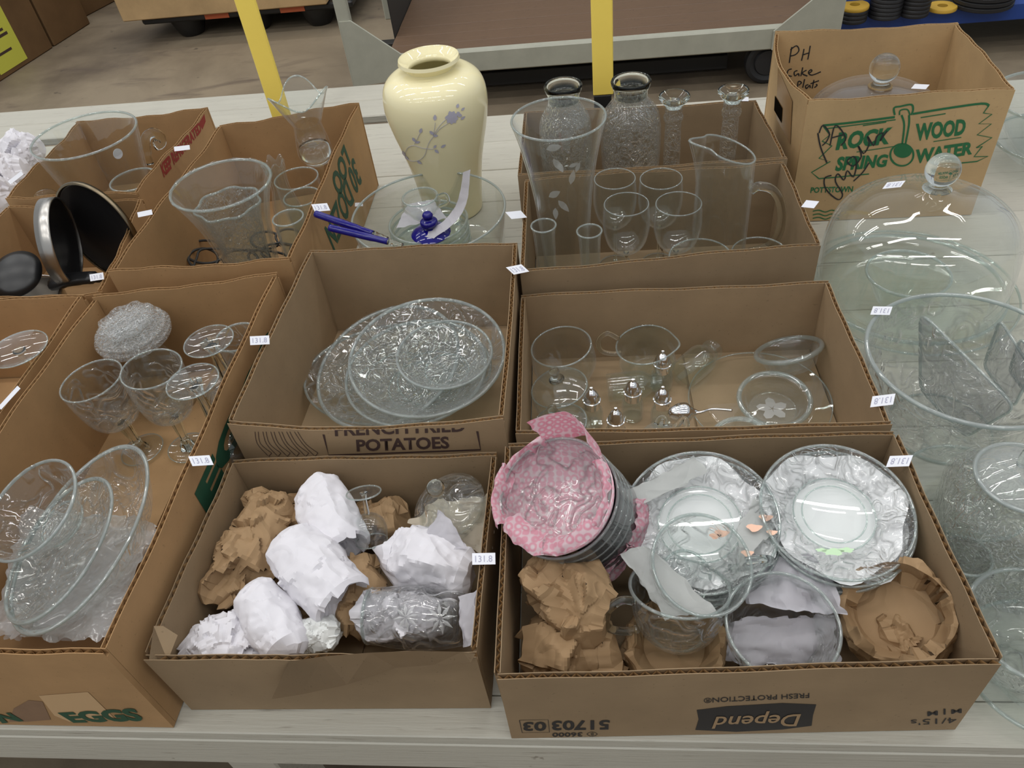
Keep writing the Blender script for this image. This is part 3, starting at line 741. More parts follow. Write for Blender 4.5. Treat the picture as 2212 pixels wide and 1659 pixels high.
for px, py, an, L in ((1180, 322, 0.3, 0.03), (1195, 342, -1.0, 0.03), (1186, 425, 0.6, 0.03), (1206, 432, -0.9, 0.03), (1200, 448, -1.6, 0.025), (1232, 398, 1.3, 0.028), (1216, 372, 1.9, 0.022), (1243, 372, 1.1, 0.02), (1228, 360, 0.2, 0.018)):
    c = surf(px, py, 0, t.x, t.y, R * (0.62 + 0.2 * (425 - py) / 100 if py < 400 else 0.6)); leaf_on(e, c, Vector((t.x, t.y, c.z)), an, L, L * 0.42)
# tall pitcher
b, t = vert(1572, 322, 1.318); R = size(63, t); H = (t - b).length; jx = (t - b).normalized()
e = empty('glass_pitcher', b, 'tall straight clear glass pitcher with pinched spout and loop handle', 'pitcher')
def spout(a, r, z, i):
    k = max(0.0, z / H - 0.72) / 0.28; d = abs((a - math.pi + math.pi) % (2 * math.pi) - math.pi)
    s = math.exp(-(d / 0.28) ** 2); p2 = math.exp(-((d - 0.62) / 0.25) ** 2)
    return r * (1 + k * k * (0.42 * s - 0.10 * p2)), z + H * 0.075 * k * k * (math.cos(a - math.pi)) * 0.9 + H * 0.02 * k * k * s
revolve(shell([(r * R, z * H) for r, z in ((0.92, 0), (0.97, 0.02), (1.0, 0.3), (0.99, 0.7), (0.97, 1.0))], 0.0026, 0.008), b, t, 'glass', e, 'body', 64, spout, xdir=(1, 0.12, 0))
bm = bmesh.new(); torus(bm, mat_axis(b, t - b, (1, 0.12, 0)) @ Matrix.Translation((0, 0, H)), R * 0.97 - 0.0012, 0.0018, 64, 6, lambda a, r, z, i: (spout(a, r, H, i)[0], z + spout(a, r, H, i)[1] - H)); obj('rim', bm, M['rim'], e)
hy = b.y - 0.01
handle(e, [aty(1622, 412, hy), aty(1640, 402, hy), aty(1672, 412, hy), aty(1688, 450, hy), aty(1684, 498, hy), aty(1662, 530, hy), aty(1618, 545, hy)], 0.0085)
# twin candle tubes
b, t = vert(1174, 487, 1.205, 0.009); b2, t2 = vert(1273, 499, 1.195, 0.009)
e = empty('candle_holder', (b + b2) / 2, 'clear candle holder with two upright glass tubes in the front corner', 'candle holder')
for bb, tt, rx in ((b, t, 28), (b2, t2, 28)):
    R = size(rx, tt); H = (tt - bb).length
    revolve(shell([(r * R, z * H) for r, z in ((0.80, 0), (0.80, 0.1), (0.78, 0.6), (0.84, 0.9), (1.0, 1.0))], 0.0024, 0.02), bb, tt, 'glass_wavy', e, 'tube', 40)
    bm = bmesh.new(); torus(bm, Matrix.Translation(tt), R - 0.001, 0.0016, 40, 8); obj('rim', bm, M['rim'], e)
mb = (b + b2) / 2; mt = mb + Vector((0, 0, 0.085))
revolve(shell([(0.012, 0), (0.02, 0.01), (0.034, 0.05), (0.042, 0.085)], 0.003, 0.02), mb, mt, 'glass_wavy', e, 'cup', 40)
# low dishes beside the pitcher
LOW = [(0.45, 0), (0.5, 0.05), (0.8, 0.5), (1.0, 1.0)]
b, t = vert(1640, 545, 1.262); dish('clear low dish under the pitcher handle', b, t, size(58, t), LOW, 'glass', 0.0028, rim=0.0016, name='glass_dish', cat='dish', group='low clear dishes in the goblet box')
b, t = vert(1512, 553, 1.235); dish('clear low dish in front of the goblets and the pitcher', b, t, size(66, t), LOW, 'glass', 0.0028, rim=0.0016, name='glass_dish', cat='dish', group='low clear dishes in the goblet box')
# ------------------------------------------------------------------ jars and candlesticks (G)
def jar(px, py, rx, y, bodyR, lab):
    b, t = vert(px, py, y); r = size(rx, t); RR = size(bodyR, t); H = (t - b).length
    e = empty('patterned_jar', b, lab, 'jar', 'crackled glass jars')
    nk = 1 - 0.045 / H
    revolve(shell([(0.80 * RR, 0), (0.90 * RR, 0.012), (0.97 * RR, 0.4 * H), (1.0 * RR, 0.62 * H), (0.93 * RR, 0.76 * H), (0.74 * RR, (nk - 0.03)* H), (r * 0.86, (nk + 0.02) * H), (r * 0.84, (nk + 0.07) * H)], 0.004, 0.01, 6), b, t, 'glass_crackle', e, 'body', 64)
    zt = H
    revolve([(r * 0.80, (nk + 0.03) * H), (r * 0.84, (nk + 0.03) * H), (r * 0.85, (nk + 0.07) * H), (r * 0.99, zt - 0.010), (r * 1.02, zt - 0.004), (r * 0.97, zt), (r * 0.88, zt - 0.003), (r * 0.80, (nk + 0.06) * H), (r * 0.80, (nk + 0.03) * H)], b, t, 'solid', e, 'lip', 48, sharp=60)
    return e
jar(1216, 181, 41, 1.560, 60, 'crackled clear jar standing behind the flared etched vase')
jar(1363, 171, 43, 1.575, 68, 'crackled clear jar standing in front of the yellow post')
def candlestick(px, py, y, lab):
    b, t = vert(px, py, y); H = (t - b).length; r = size(34, t)
    e = empty('glass_candlestick', b, lab, 'candlestick', 'glass candlesticks')
    revolve([(0, H - 0.012), (r * 0.42, H - 0.012), (r * 0.52, H - 0.026), (r * 0.62, H - 0.02), (r * 0.95, H - 0.008), (r, H - 0.003), (r * 0.95, H), (r * 0.6, H - 0.007), (r * 0.3, H - 0.014), (0, H - 0.0145)][1:], b, t, 'solid', e, 'cup', 40, sharp=60)
    revolve([(0, 0.02)] + sm([(r * 0.8, 0.02), (r * 0.5, 0.06), (r * 0.56, H * 0.5), (r * 0.52, H - 0.062), (r * 0.60, H - 0.054), (r * 0.64, H - 0.046), (r * 0.55, H - 0.038), (r * 0.56, H - 0.027), (r * 0.42, H - 0.0135)], 4) + [(0, H - 0.0135)], b, t, 'glass_crackle', e, 'column', 40)
    revolve([(0, 0.0005), (r * 1.25, 0.0005), (r * 1.3, 0.004), (r * 1.1, 0.012), (r * 0.8, 0.0195), (0, 0.0198)], b, t, 'glass_wavy', e, 'foot', 40)
candlestick(1457, 205, 1.575, 'clear glass candlestick next to the crackled jar')
candlestick(1585, 193, 1.600, 'clear glass candlestick nearest the tall pale carton')
# ------------------------------------------------------------------ bowls (D)
BW = [(0.42, 0), (0.46, 0.06), (0.66, 0.35), (0.86, 0.72), (1.0, 1.0)]
PL = [(0.50, 0), (0.54, 0.10), (0.70, 0.35), (0.90, 0.80), (1.0, 1.0)]
def tilted(px, py, h, rx, H, tilt):
    t = at(px, py, h); a = Vector((tilt[0], tilt[1], 1)).normalized(); return t - a * H, t, size(rx, t)
def oval(f): return lambda a, r, z, i: (r / math.sqrt(math.cos(a) ** 2 + (math.sin(a) / f) ** 2), z)
g = 'stacked flower bowls in the potatoes box'
b, t, R = tilted(858, 802, 0.050, 205, 0.032, (0, 0)); dish('flat oval flower platter at the bottom of the bowl stack', b, t, R, PL, 'glass_petal', 0.004, 0.006, rim=0.0026, rimmat='rim_big', ring=True, name='glass_platter', cat='platter', group=g, mod=oval(0.78))
b, t, R = tilted(838, 785, 0.082, 158, 0.045, (-0.10, -0.06)); dish('deep oval flower dish leaning under the large round bowl', b, t, R, BW, 'glass_petal', 0.004, 0.006, rim=0.0032, rimmat='rim_big', ring=True, name='glass_platter', cat='dish', group=g, mod=oval(1.16))
b, t, R = tilted(922, 766, 0.138, 170, 0.062, (0.03, -0.12)); dish('large round flower bowl on top of the stack of dishes', b, t, R, BW, 'glass_petal', 0.004, 0.006, rim=0.0030, rimmat='rim_big', ring=True, group=g)
b, t, R = tilted(898, 800, 0.110, 155, 0.040, (-0.02, -0.08)); dish('shallow flower bowl nested beneath the large round bowl', b, t, R, BW, 'glass_petal', 0.004, 0.006, rim=0.0026, rimmat='rim_big', ring=True, group=g)
b, t, R = tilted(960, 764, 0.140, 104, 0.040, (0.05, -0.06)); dish('small flower bowl sitting inside the large round bowl', b, t, R, BW, 'glass_petal', 0.003, 0.005, rim=0.0022, rimmat='rim_big', ring=True, group=g)
# ------------------------------------------------------------------ shaker box (E)
b, t = ax(1228, 825, BF, 1212, 748); R = size(66, t)
dish('clear round sugar bowl without its lid against the back wall', b, t, R, [(0.55, 0), (0.66, 0.04), (1.0, 0.40), (1.07, 0.62), (1.0, 1.0)], 'glass', 0.0022, 0.005, rim=0.0016, name='sugar_bowl', cat='sugar bowl')
def lidded(px, py, rx, bx, by, lab):
    b, t = ax(bx, by, BF, px, py); R = size(rx, t); H = (t - b).length
    e = empty('lidded_dish', b, lab, 'sugar bowl', 'clear lidded sugar bowls')
    revolve(shell([(0.55 * R, 0), (0.66 * R, 0.003), (1.0 * R, 0.45 * H), (1.05 * R, 0.7 * H), (0.98 * R, H)], 0.0022, 0.005), b, t, 'glass', e, 'body', 56)
    lid = revolve([(R * 1.0, H + 0.0005), (R * 1.02, H + 0.002), (R * 0.85, H + 0.010), (R * 0.45, H + 0.018), (R * 0.18, H + 0.021), (0, H + 0.022), (0, H + 0.0195), (R * 0.18, H + 0.0185), (R * 0.45, H + 0.0155), (R * 0.84, H + 0.008), (R * 0.98, H + 0.0005), (R * 1.0, H + 0.0005)], b, t, 'glass', e, 'lid', 56)
    bm = bmesh.new(); torus(bm, mat_axis(b, t - b) @ Matrix.Translation((0, 0, H + 0.001)), R * 1.0, 0.0015, 56, 6); obj('lid_edge', bm, M['rim'], lid)
    up = (t - b).normalized(); kz = H + 0.022
    bm = bmesh.new(); lathe(bm, [(0, kz - 0.001), (R * 0.28, kz - 0.001), (R * 0.26, kz + 0.001), (R * 0.12, kz + 0.004), (R * 0.12, kz + 0.007)] + [(R * 0.19 * math.sin(x) if x < 3.1 else 0, kz + 0.016 - R * 0.21 * math.cos(x)) for x in (0.7, 1.1, 1.6, 2.1, 2.6, 3.14)], mat_axis(b, t - b), 28)
    obj('knob', bm, M['solid'], lid)
lidded(1208, 838, 61, 1224, 890, 'lidded clear sugar bowl in the middle beside the salt shakers')
lidded(1208, 918, 61, 1224, 955, 'lidded clear sugar bowl at the front corner, partly behind pink paper')
# creamer
b, t = ax(1402, 808, BF + 0.001, 1394, 744); R = size(64, t); H = (t - b).length
e = empty('cream_pitcher', b, 'small clear creamer with loop handle behind the salt shakers', 'creamer')
def sp(a, r, z, i):
    k = max(0, z / H - 0.5) / 0.5; d = abs((a + math.pi) % (2 * math.pi) - math.pi)
    return r * (1 + 0.16 * k * k * math.exp(-(d / 0.35) ** 2)), z
revolve(shell([(r * R, z * H) for r, z in ((0.62, 0), (0.70, 0.05), (0.95, 0.38), (0.94, 0.6), (0.92, 0.8), (1.0, 1.0))], 0.0024, 0.006), b, t, 'glass_green', e, 'body', 56, sp, xdir=(1, -0.2, 0))
bm = bmesh.new(); torus(bm, mat_axis(b, t - b, (1, -0.2, 0)) @ Matrix.Translation((0, 0, H)), R - 0.001, 0.0016, 56, 6, lambda a, r, z, i: (sp(a, r, H, i)[0], z)); obj('rim', bm, M['rim'], e)
hy = b.y
handle(e, [aty(1336, 732, hy), aty(1312, 720, hy), aty(1293, 735, hy), aty(1298, 757, hy), aty(1322, 764, hy), aty(1342, 762, hy)], 0.0042)
# shakers
def shaker(px, py, h_top, lab, s=1.0):
    """(px,py) = tip of the chrome cap"""
    t = at(px, py, h_top); b = Vector((t.x, t.y, T + BF)); H = (t - b).length
    e = empty('salt_shaker', b, lab, 'salt shaker', 'glass shakers with chrome caps')
    r = size(25, t) * s; ch = 0.042 * s; gh = H - ch
    revolve(shell([(0.85 * r, 0), (0.95 * r, 0.004), (0.98 * r, 0.4 * gh), (0.92 * r, 0.72 * gh), (0.66 * r, 0.95 * gh), (0.66 * r, gh)], 0.0022, 0.006), b, t, 'glass_wavy', e, 'body', 36)
    c = revolve([(0, gh - 0.004), (0.72 * r, gh - 0.004), (0.74 * r, gh + 0.008), (0.80 * r, gh + 0.0085), (0.80 * r, gh + 0.013), (0.72 * r, gh + 0.0135), (0.70 * r, gh + 0.016), (0.64 * r, gh + 0.022), (0.44 * r, gh + 0.030), (0.2 * r, gh + 0.034), (0.10 * r, gh + 0.035), (0.10 * r, gh + 0.037), (0.17 * r, gh + 0.0385), (0.13 * r, gh + 0.041), (0, gh + 0.042)], b, t, 'chrome', e, 'cap', 36, sharp=35)
for px, py, h, lab in ((1432, 757, 0.098, 'salt shaker nearest the creamer, rear one of the five'), (1367, 818, 0.100, 'salt shaker in the middle of the five, in front of the lying bottle'), (1277, 836, 0.098, 'salt shaker beside the lidded sugar bowl'),
                       (1432, 834, 0.098, 'salt shaker next to the chrome ladle'), (1330, 880, 0.096, 'front salt shaker, mostly hidden by the box rim')):
    shaker(px, py, h, lab)
# two capless shaker bottles lying down
def lying(p0, p1, r_px, lab):
    a, c = p0, p1; L = (c - a).length; r = size(r_px, a)
    e = empty('shaker_bottle', Vector((a.x, a.y, T + BF)), lab, 'bottle', 'capless shaker bottles lying down')
    revolve(shell([(0.88 * r, 0), (0.98 * r, 0.004), (1.0 * r, 0.45 * L), (0.95 * r, 0.66 * L), (0.60 * r, 0.82 * L), (0.62 * r, 0.86 * L)], 0.0024, 0.008), a, c, 'glass_green', e, 'body', 36)
    revolve([(0.55 * r, 0.83 * L), (0.66 * r, 0.84 * L), (0.66 * r, 0.885 * L), (0.72 * r, 0.90 * L), (0.66 * r, 0.915 * L), (0.72 * r, 0.935 * L), (0.66 * r, 0.95 * L), (0.66 * r, L), (0.55 * r, L), (0.55 * r, 0.83 * L)], a, c, 'glass_wavy', e, 'threaded_neck', 36)
a = at(1472, 812, BF + 0.024); c = at(1543, 752, BF + 0.028); lying(a, c, 34, 'capless glass shaker lying with its threaded neck pointing away')
a = at(1312, 838, BF + 0.024); c = at(1428, 826, BF + 0.026); lying(a, c, 31, 'capless glass shaker lying on its side behind the upright ones')
# ashtray style thick bowls
TKB = [(0.66, 0), (0.72, 0.06), (0.80, 0.4), (0.88, 0.85), (0.98, 0.95), (1.0, 1.0)]
b, t, R = tilted(1673, 862, 0.045, 77, 0.034, (-0.02, -0.10)); e = dish('thick clear coaster bowl with a frosted flower on its base', b, t, R, TKB, 'glass_thick', 0.006, 0.006, rim=0.0042, name='coaster_bowl', cat='bowl', group='thick clear coaster bowls')
for i in range(5):
    c = b + Vector((0, 0, 0.0075)); an = i * 1.25 + 0.4
    bm = bmesh.new(); d = Vector((math.cos(an), math.sin(an), 0)); s = Vector((-d.y, d.x, 0))
    bm.faces.new([bm.verts.new(c + d * (a_ * R * 0.45) + s * (w_ * R * 0.2)) for a_, w_ in ((0.05, 0), (0.4, 0.7), (0.8, 0.6), (1, 0), (0.8, -0.6), (0.4, -0.7))]); obj('frosted_petal', bm, M['glass_frost'], e, smooth=False)
b, t, R = tilted(1703, 756, 0.060, 71, 0.032, (-0.25, 0.42)); dish('thick clear coaster bowl tipped up in the back corner', b, t, R, TKB, 'glass_thick', 0.006, 0.006, rim=0.0042, name='coaster_bowl', group='thick clear coaster bowls')
b, t, R = tilted(1598, 948, 0.062, 62, 0.036, (-0.1, 0)); dish('thick clear coaster bowl partly hidden behind the front rim', b, t, R, TKB, 'glass_thick', 0.006, 0.006, rim=0.0042, name='coaster_bowl', group='thick clear coaster bowls')
# thin clear plate on the box floor
b, t, R = tilted(1640, 862, 0.020, 150, 0.008, (0, 0)); dish('large thin clear plate lying flat under the coaster bowls', b, t, R, [(0.7, 0), (0.75, 0.1), (0.9, 0.6), (1.0, 1.0)], 'glass', 0.0022, 0.003, name='glass_plate', cat='plate', rim=0.0012)
# chrome ladle and glass lid at the front
e = empty('chrome_ladle', at(1480, 890, 0.06), 'small chrome ladle lying with its thin handle pointing across the box', 'ladle')
p0 = at(1476, 892, 0.062)
revolve(sm([(0.0, -0.026), (0.008, -0.022), (0.016, -0.008), (0.0165, 0.006), (0.008, 0.016), (0.003, 0.024), (0, 0.026)], 4), p0, at(1580, 887, 0.062), 'chrome', e, 'head', 24)
handle(e, [at(1490, 892, 0.062), at(1512, 891, 0.064), at(1540, 884, 0.060), at(1582, 887, 0.058)], 0.0022, 'chrome')
b, t = vert(1432, 930, 0.802, 0.02); e = empty('loop_handled_cover', b, 'clear domed lid with a curled finger loop leaning at the front rim', 'lid'); R = 0.034
tt = at(1432, 928, 0.068); bb = tt - Vector((0, 0, 0.02))
revolve(shell([(0.006, 0.02), (0.02, 0.017), (0.03, 0.008), (0.036, 0)][::-1], 0.002, 0.002), bb, tt, 'glass', e, 'dome', 40)
handle(e, [at(1455, 925, 0.075), at(1478, 905, 0.085), at(1482, 922, 0.08), at(1462, 935, 0.07)], 0.005, 'solid', 'finger_loop')
handle(e, [at(1418, 915, 0.08), at(1426, 902, 0.09), at(1436, 904, 0.09), at(1438, 918, 0.08)], 0.004, 'solid', 'finger_loop')
# ------------------------------------------------------------------ front box with plates (A)
def pink_mat():
    k = N('pink_scallop_paper'); co = k.coords((1, 1, 1))
    vo = k.n('TexVoronoi', Scale=95.0, _feature='F1', Randomness=0.25); k.set(vo.inputs['Vector'], co)
    rg = k.ramp(vo.outputs[0], [(0.20, (0, 0, 0)), (0.36, (1, 1, 1)), (0.50, (1, 1, 1)), (0.62, (0.15,) * 3)])
    c = k.mix(rg, srgb(246, 230, 234), srgb(243, 184, 200))
    p = k.n('BsdfPrincipled', Base_Color=c, Roughness=0.75); k.set(p.inputs['Normal'], k.bump(k.noise(28, 3, 0.6, co), 0.4, 0.006))
    return k.done(p)
M['pink'] = pink_mat()
M['grey_glass'] = thin_glass('dark_stacked_glass', (0.50, 0.49, 0.49), 'wavy', 0.08)  # even dark grey tint for the lower nested bowls
M['plate_rim_glass'] = thin_glass('plate_flower_glass', (0.975, 0.98, 0.98), 'petal', 0.06, dark=0.80, scale=1.7)
M['tissue_white'] = paper('lightened_tissue', srgb(250, 250, 253), 0.85, 0.3)  # tissue made whiter to offset light lost through the plates
M['orange_dot'] = plain('orange_flower_print', srgb(240, 196, 172), 0.8)
M['green_dot'] = plain('green_leaf_print', srgb(196, 226, 188), 0.8)
# nested bowls wrapped in pink paper, tipped towards the viewer's side
rc = at(1196, 1066, 0.212); axis = Vector((-0.40, -0.30, 1.0)).normalized(); RB = size(131, rc)
g = 'nested flower bowls in pink paper'
words = ('topmost', 'second', 'third', 'fourth', 'lowest')
for i in range(5):
    t = rc - axis * (0.017 * i + (0.006 if i else 0)); b = t - axis * 0.060
    dish('%s of the five nested glass bowls wrapped in pink paper' % words[i], b, t, RB * (1.0 if i == 0 else 1.022), [(0.5, 0), (0.56, 0.05), (0.80, 0.35), (0.95, 0.75), (1.0, 1.0)] if i == 0 else [(0.5, 0), (0.62, 0.03), (0.90, 0.14), (0.99, 0.36), (1.0, 1.0)], 'glass_petal' if i == 0 else 'grey_glass', 0.0028, 0.004, rim=0.0022, name='nested_bowl', cat='bowl', group=g, seg=56)
x, y, z = frame_from(axis, (1, 0, 0))
def pp(a, r, h): return rc + (x * math.cos(a) + y * math.sin(a)) * (r * RB) + axis * h
e = empty('pink_wrapping', rc - axis * 0.1, 'pink circle patterned wrapping paper around the nested bowls', 'wrapping paper')
bm = bmesh.new(); lathe(bm, [(0, -0.0615), (RB * 0.5, -0.0612), (RB * 0.62, -0.056), (RB * 0.84, -0.040), (RB * 0.985, -0.014), (RB * 1.012, -0.002), (RB * 1.016, -0.002), (RB * 0.99, -0.015), (RB * 0.845, -0.041), (RB * 0.62, -0.057), (RB * 0.5, -0.0622), (0, -0.0625)], mat_axis(rc, axis), 56, lambda a, r, z, i: (r, z + 0.0006 * math.sin(9 * a))); obj('bowl_liner', bm, M['pink'], e)
sheet('', [pp(1.75, 0.98, -0.02), pp(0.42, 0.98, -0.004), pp(0.60, 1.0, 0.040), pp(1.75, 1.05, 0.052)], 'pink', 3, 0.003, 16, name='upright_flap', parent=e, ragged=0.0015, sag=-0.028)
for a0, a1, r0, r1, h0, h1, sd in ((0.45, -0.75, 0.84, 1.01, -0.006, 0.010, 5), (-0.75, -1.75, 0.72, 1.05, -0.006, 0.008, 6), (-1.75, -2.7, 0.66, 1.05, -0.004, 0.006, 7), (-2.7, -3.75, 0.96, 1.16, -0.012, 0.012, 8), (-3.75, -4.6, 0.96, 1.10, -0.01, 0.008, 18)):
    def cv(u, v, a0=a0, a1=a1, r0=r0, r1=r1, h0=h0, h1=h1):
        a = a0 + (a1 - a0) * u; r = r0 + (r1 - r0) * v
        want = pp(a, r, h0 + (h1 - h0) * math.sin(v * 2.6))
        p = (pp(a0, r0, h0) * (1 - u) + pp(a1, r0, h0) * u) * (1 - v) + (pp(a0, r1, h1) * (1 - u) + pp(a1, r1, h1) * u) * v
        return want - p
    sheet('', [pp(a0, r0, h0), pp(a1, r0, h0), pp(a1, r1, h1), pp(a0, r1, h1)], 'pink', sd, 0.006, 26, name='rim_fold', parent=e, ragged=0.003, curl=cv, nu=30, nv=14)
for a0, a1, sd in ((0.2, -0.6, 9), (-0.6, -1.7, 10), (-1.7, -2.8, 11)):
    def cv(u, v, a0=a0, a1=a1):
        a = a0 + (a1 - a0) * u; want = pp(a, 1.03 + 0.05 * math.sin(v * 3.1), -0.088 - 0.045 * v)
        p = (pp(a0, 1.03, -0.088) * (1 - u) + pp(a1, 1.03, -0.088) * u) * (1 - v) + (pp(a0, 1.03, -0.133) * (1 - u) + pp(a1, 1.03, -0.133) * u) * v
        return want - p
    sheet('', [pp(a0, 1.03, -0.088), pp(a1, 1.03, -0.088), pp(a1, 1.03, -0.133), pp(a0, 1.03, -0.133)], 'pink', sd, 0.008, 22, name='under_fold', parent=e, ragged=0.004, curl=cv, nu=30, nv=14)
# two stacks of plates with tissue between
PLT = [(0.50, 0), (0.54, 0.12), (0.58, 0.5), (0.90, 0.82), (1.0, 1.0)]
def plate_stack(px, py, h, rx, axis, n, lab, g, dz=0.011, ws=('top', 'second', 'third', 'fourth', 'lowest')):
    t0 = at(px, py, h); axis = Vector(axis).normalized(); R = size(rx, t0)
    for i in range(n):
        t = t0 - axis * (dz * i) + Vector((0.004 * math.sin(i * 2.1), 0.003 * math.cos(i * 1.7), 0)); b = t - axis * 0.016
        e = empty('flower_plate', b, lab % ws[i], 'plate', g)
        revolve([(0, 0.0), (R * 0.50, 0.0), (R * 0.535, 0.002), (R * 0.535, 0.0055), (R * 0.50, 0.0045), (0, 0.0045)], b, t, 'glass', e, 'well', 56)
        revolve([(R * 0.536, 0.002), (R * 0.60, 0.008), (R * 0.90, 0.0132), (R, 0.016), (R * 0.995, 0.0195), (R * 0.89, 0.0167), (R * 0.59, 0.0115), (R * 0.536, 0.0055), (R * 0.536, 0.002)], b, t, 'plate_rim_glass', e, 'flange', 64)
        for rr, hh in ((0.42, 0.0048), (0.535, 0.0052)):
            bm = bmesh.new(); torus(bm, mat_axis(b, t - b) @ Matrix.Translation((0, 0, hh)), R * rr, 0.0011, 56, 6); obj('foot_ring', bm, M['rim'], e)
        bm = bmesh.new(); torus(bm, mat_axis(b, t - b) @ Matrix.Translation((0, 0, 0.018)), R - 0.001, 0.0021, 64, 8); obj('rim', bm, M['rim'], e)
        # tissue disc under the plate
        bm = bmesh.new(); rnd = random.Random(i + int(px)); Mx = mat_axis(b - axis * 0.0030, axis)
        rg = [(0, 0)] + [(R * f, z) for f, z in ((0.25, 0.0), (0.50, 0.0), (0.66, 0.004), (0.84, 0.011), (0.93, 0.0135))]
        ph = rnd.uniform(0, 6)
        lathe(bm, rg, Mx, 48, lambda a, r, z, k: (r * (1 + (0.07 * math.sin(3 * a + ph) + 0.05 * math.sin(7 * a + ph * 2)) * (r / R) ** 2), z + 0.0012 * noise.noise(Vector((a * 3, r * 60, ph)))))
        o = one('tissue_disc', 'white tissue under the ' + (lab % ws[i]).replace('flower plate of the stack', 'plate'), 'paper', bm, 'tissue_white', 'tissue sheets between the plates')
plate_stack(1512, 1128, 0.136, 166, (-0.10, -0.22, 1), 3, '%s flower plate of the stack in the middle, beside the pink paper', 'flower plates in two stacks', 0.014)
plate_stack(1808, 1106, 0.150, 161, (0.02, -0.20, 1), 4, '%s flower plate of the stack in the back corner', 'flower plates in two stacks', 0.013)
P = [at(1352, 1060, 0.156), at(1500, 985, 0.172), at(1530, 1018, 0.160), at(1378, 1092, 0.15)]
sheet('white paper towel corner standing up behind the middle plate stack', P, 'towel', 31, 0.002, 14, sag=0.006, ragged=0.003)
P = [at(1590, 1140, 0.142), at(1640, 1065, 0.145), at(1692, 1120, 0.142), at(1600, 1225, 0.140)]
o = sheet('white paper printed with orange blossoms between the two plate stacks', P, 'towel', 33, 0.003, 14, ragged=0.003)
def print_blot(px, py, rpx, h, mat, name, k, sq=0.6):
    c = at(px, py, h); r = size(rpx, c); bm = bmesh.new()
    f = bm.faces.new([bm.verts.new(c + Vector((r * math.cos(a) * (1 + 0.22 * math.sin(k * a)), r * sq * math.sin(a) * (1 + 0.22 * math.sin(k * a + 1)), 0))) for a in [i * math.pi / 8 for i in range(16)]])
    obj(name, bm, M[mat], o, smooth=False)
for q, (a, b_, r) in enumerate(((1560, 1152, 15), (1545, 1158, 12), (1655, 1118, 14), (1615, 1195, 13), (1668, 1150, 11), (1630, 1140, 16))): print_blot(a, b_, r, 0.1480, 'orange_dot', 'orange_blossom', 3)
for q, (a, b_, r) in enumerate(((1800, 1192, 22), (1828, 1188, 16), (1775, 1188, 12))): print_blot(a, b_, r, 0.1500, 'green_dot', 'green_leaf_print', 5, 0.4)
# glass cups
def cup(lab, rim, axis, R, H, hdir, mat='glass_petal', prof=((0.52, 0), (0.60, 0.03), (0.80, 0.25), (0.94, 0.6), (1.0, 1.0)), hr=0.0052):
    axis = Vector(axis).normalized(); b = rim - axis * H; e = empty('glass_cup', b, lab, 'cup', 'flower punch cups')
    revolve(shell([(r * R, z * H) for r, z in prof], 0.003, 0.006), b, rim, mat, e, 'body', 56)
    bm = bmesh.new(); torus(bm, mat_axis(rim, axis), R - 0.001, 0.0022, 56, 8); obj('rim', bm, M['rim'], e)
    bm = bmesh.new(); torus(bm, mat_axis(b + axis * 0.002, axis), R * 0.5, 0.0022, 40, 8); obj('foot_ring', bm, M['rim'], e)
    if hdir is not None:
        d = Vector(hdir); d = (d - axis * d.dot(axis)).normalized()
        handle(e, [b + axis * (H * 0.86) + d * (R * 0.95), b + axis * (H * 0.92) + d * (R * 1.25), b + axis * (H * 0.70) + d * (R * 1.55), b + axis * (H * 0.42) + d * (R * 1.48), b + axis * (H * 0.28) + d * (R * 1.1), b + axis * (H * 0.3) + d * (R * 0.84)], hr)
    return e
rim = at(1517, 1218, 0.172); cup('clear flower cup lying against the middle plates, handle towards the back', rim, (0.25, -0.35, 1), size(112, rim), 0.062, (1, 0.15, 0))
rim = at(1468, 1268, 0.128); cup('clear flower cup beneath the paper towel with its handle sticking out', rim, (0.05, 0.42, 1), size(108, rim), 0.075, (-1, -0.35, 0))
rim = at(1691, 1350, 0.128); cup('clear flower cup standing open in front, looked into from above', rim, (0.02, -0.16, 1), size(121, rim), 0.080, None)
P = [at(1338, 1192, 0.150), at(1400, 1180, 0.152), at(1560, 1330, 0.130), at(1440, 1338, 0.128)]
sheet('folded white paper towel stuffed into the cup with the handle', P, 'towel', 41, 0.004, 16, sag=-0.008, ragged=0.003)
P = [at(1610, 1300, 0.10), at(1612, 1200, 0.128), at(1770, 1205, 0.130), at(1828, 1330, 0.115)]
sheet('white tissue bunched behind the open cup', P, 'white_paper', 43, 0.012, 16, ragged=0.006)
P = [at(1560, 1430, 0.05), at(1580, 1340, 0.085), at(1800, 1330, 0.085), at(1815, 1440, 0.05)]
sheet('white tissue bunched underneath the open cup', P, 'white_paper', 44, 0.012, 16, ragged=0.006)
# kraft paper bundles
g = 'kraft wrapped pieces in the plate box'
bundle('kraft paper bundle with a pointed twist on top of another', [at(1160, 1225, 0.125), at(1205, 1265, 0.118), at(1265, 1305, 0.112), at(1300, 1320, 0.11)], [0.028, 0.048, 0.050, 0.040], 'kraft', 51, group=g, nseeds=60, tilt=0.34, ridge=0.003, rscale=22)
bundle('large kraft paper bundle at the front corner under the pointed one', [at(1165, 1400, 0.056), at(1225, 1405, 0.058), at(1300, 1405, 0.055)], [0.047, 0.056, 0.050], 'kraft', 52, group=g, nseeds=60, tilt=0.34, ridge=0.003)
bundle('kraft paper bundle open like a nest under the cups', [at(1450, 1400, 0.020), at(1455, 1398, 0.045), at(1458, 1385, 0.078)], [0.055, 0.064, 0.062], 'kraft', 53, group=g, hollow=(0.03, 0.72), nseeds=80, tilt=0.3, ridge=0.003)
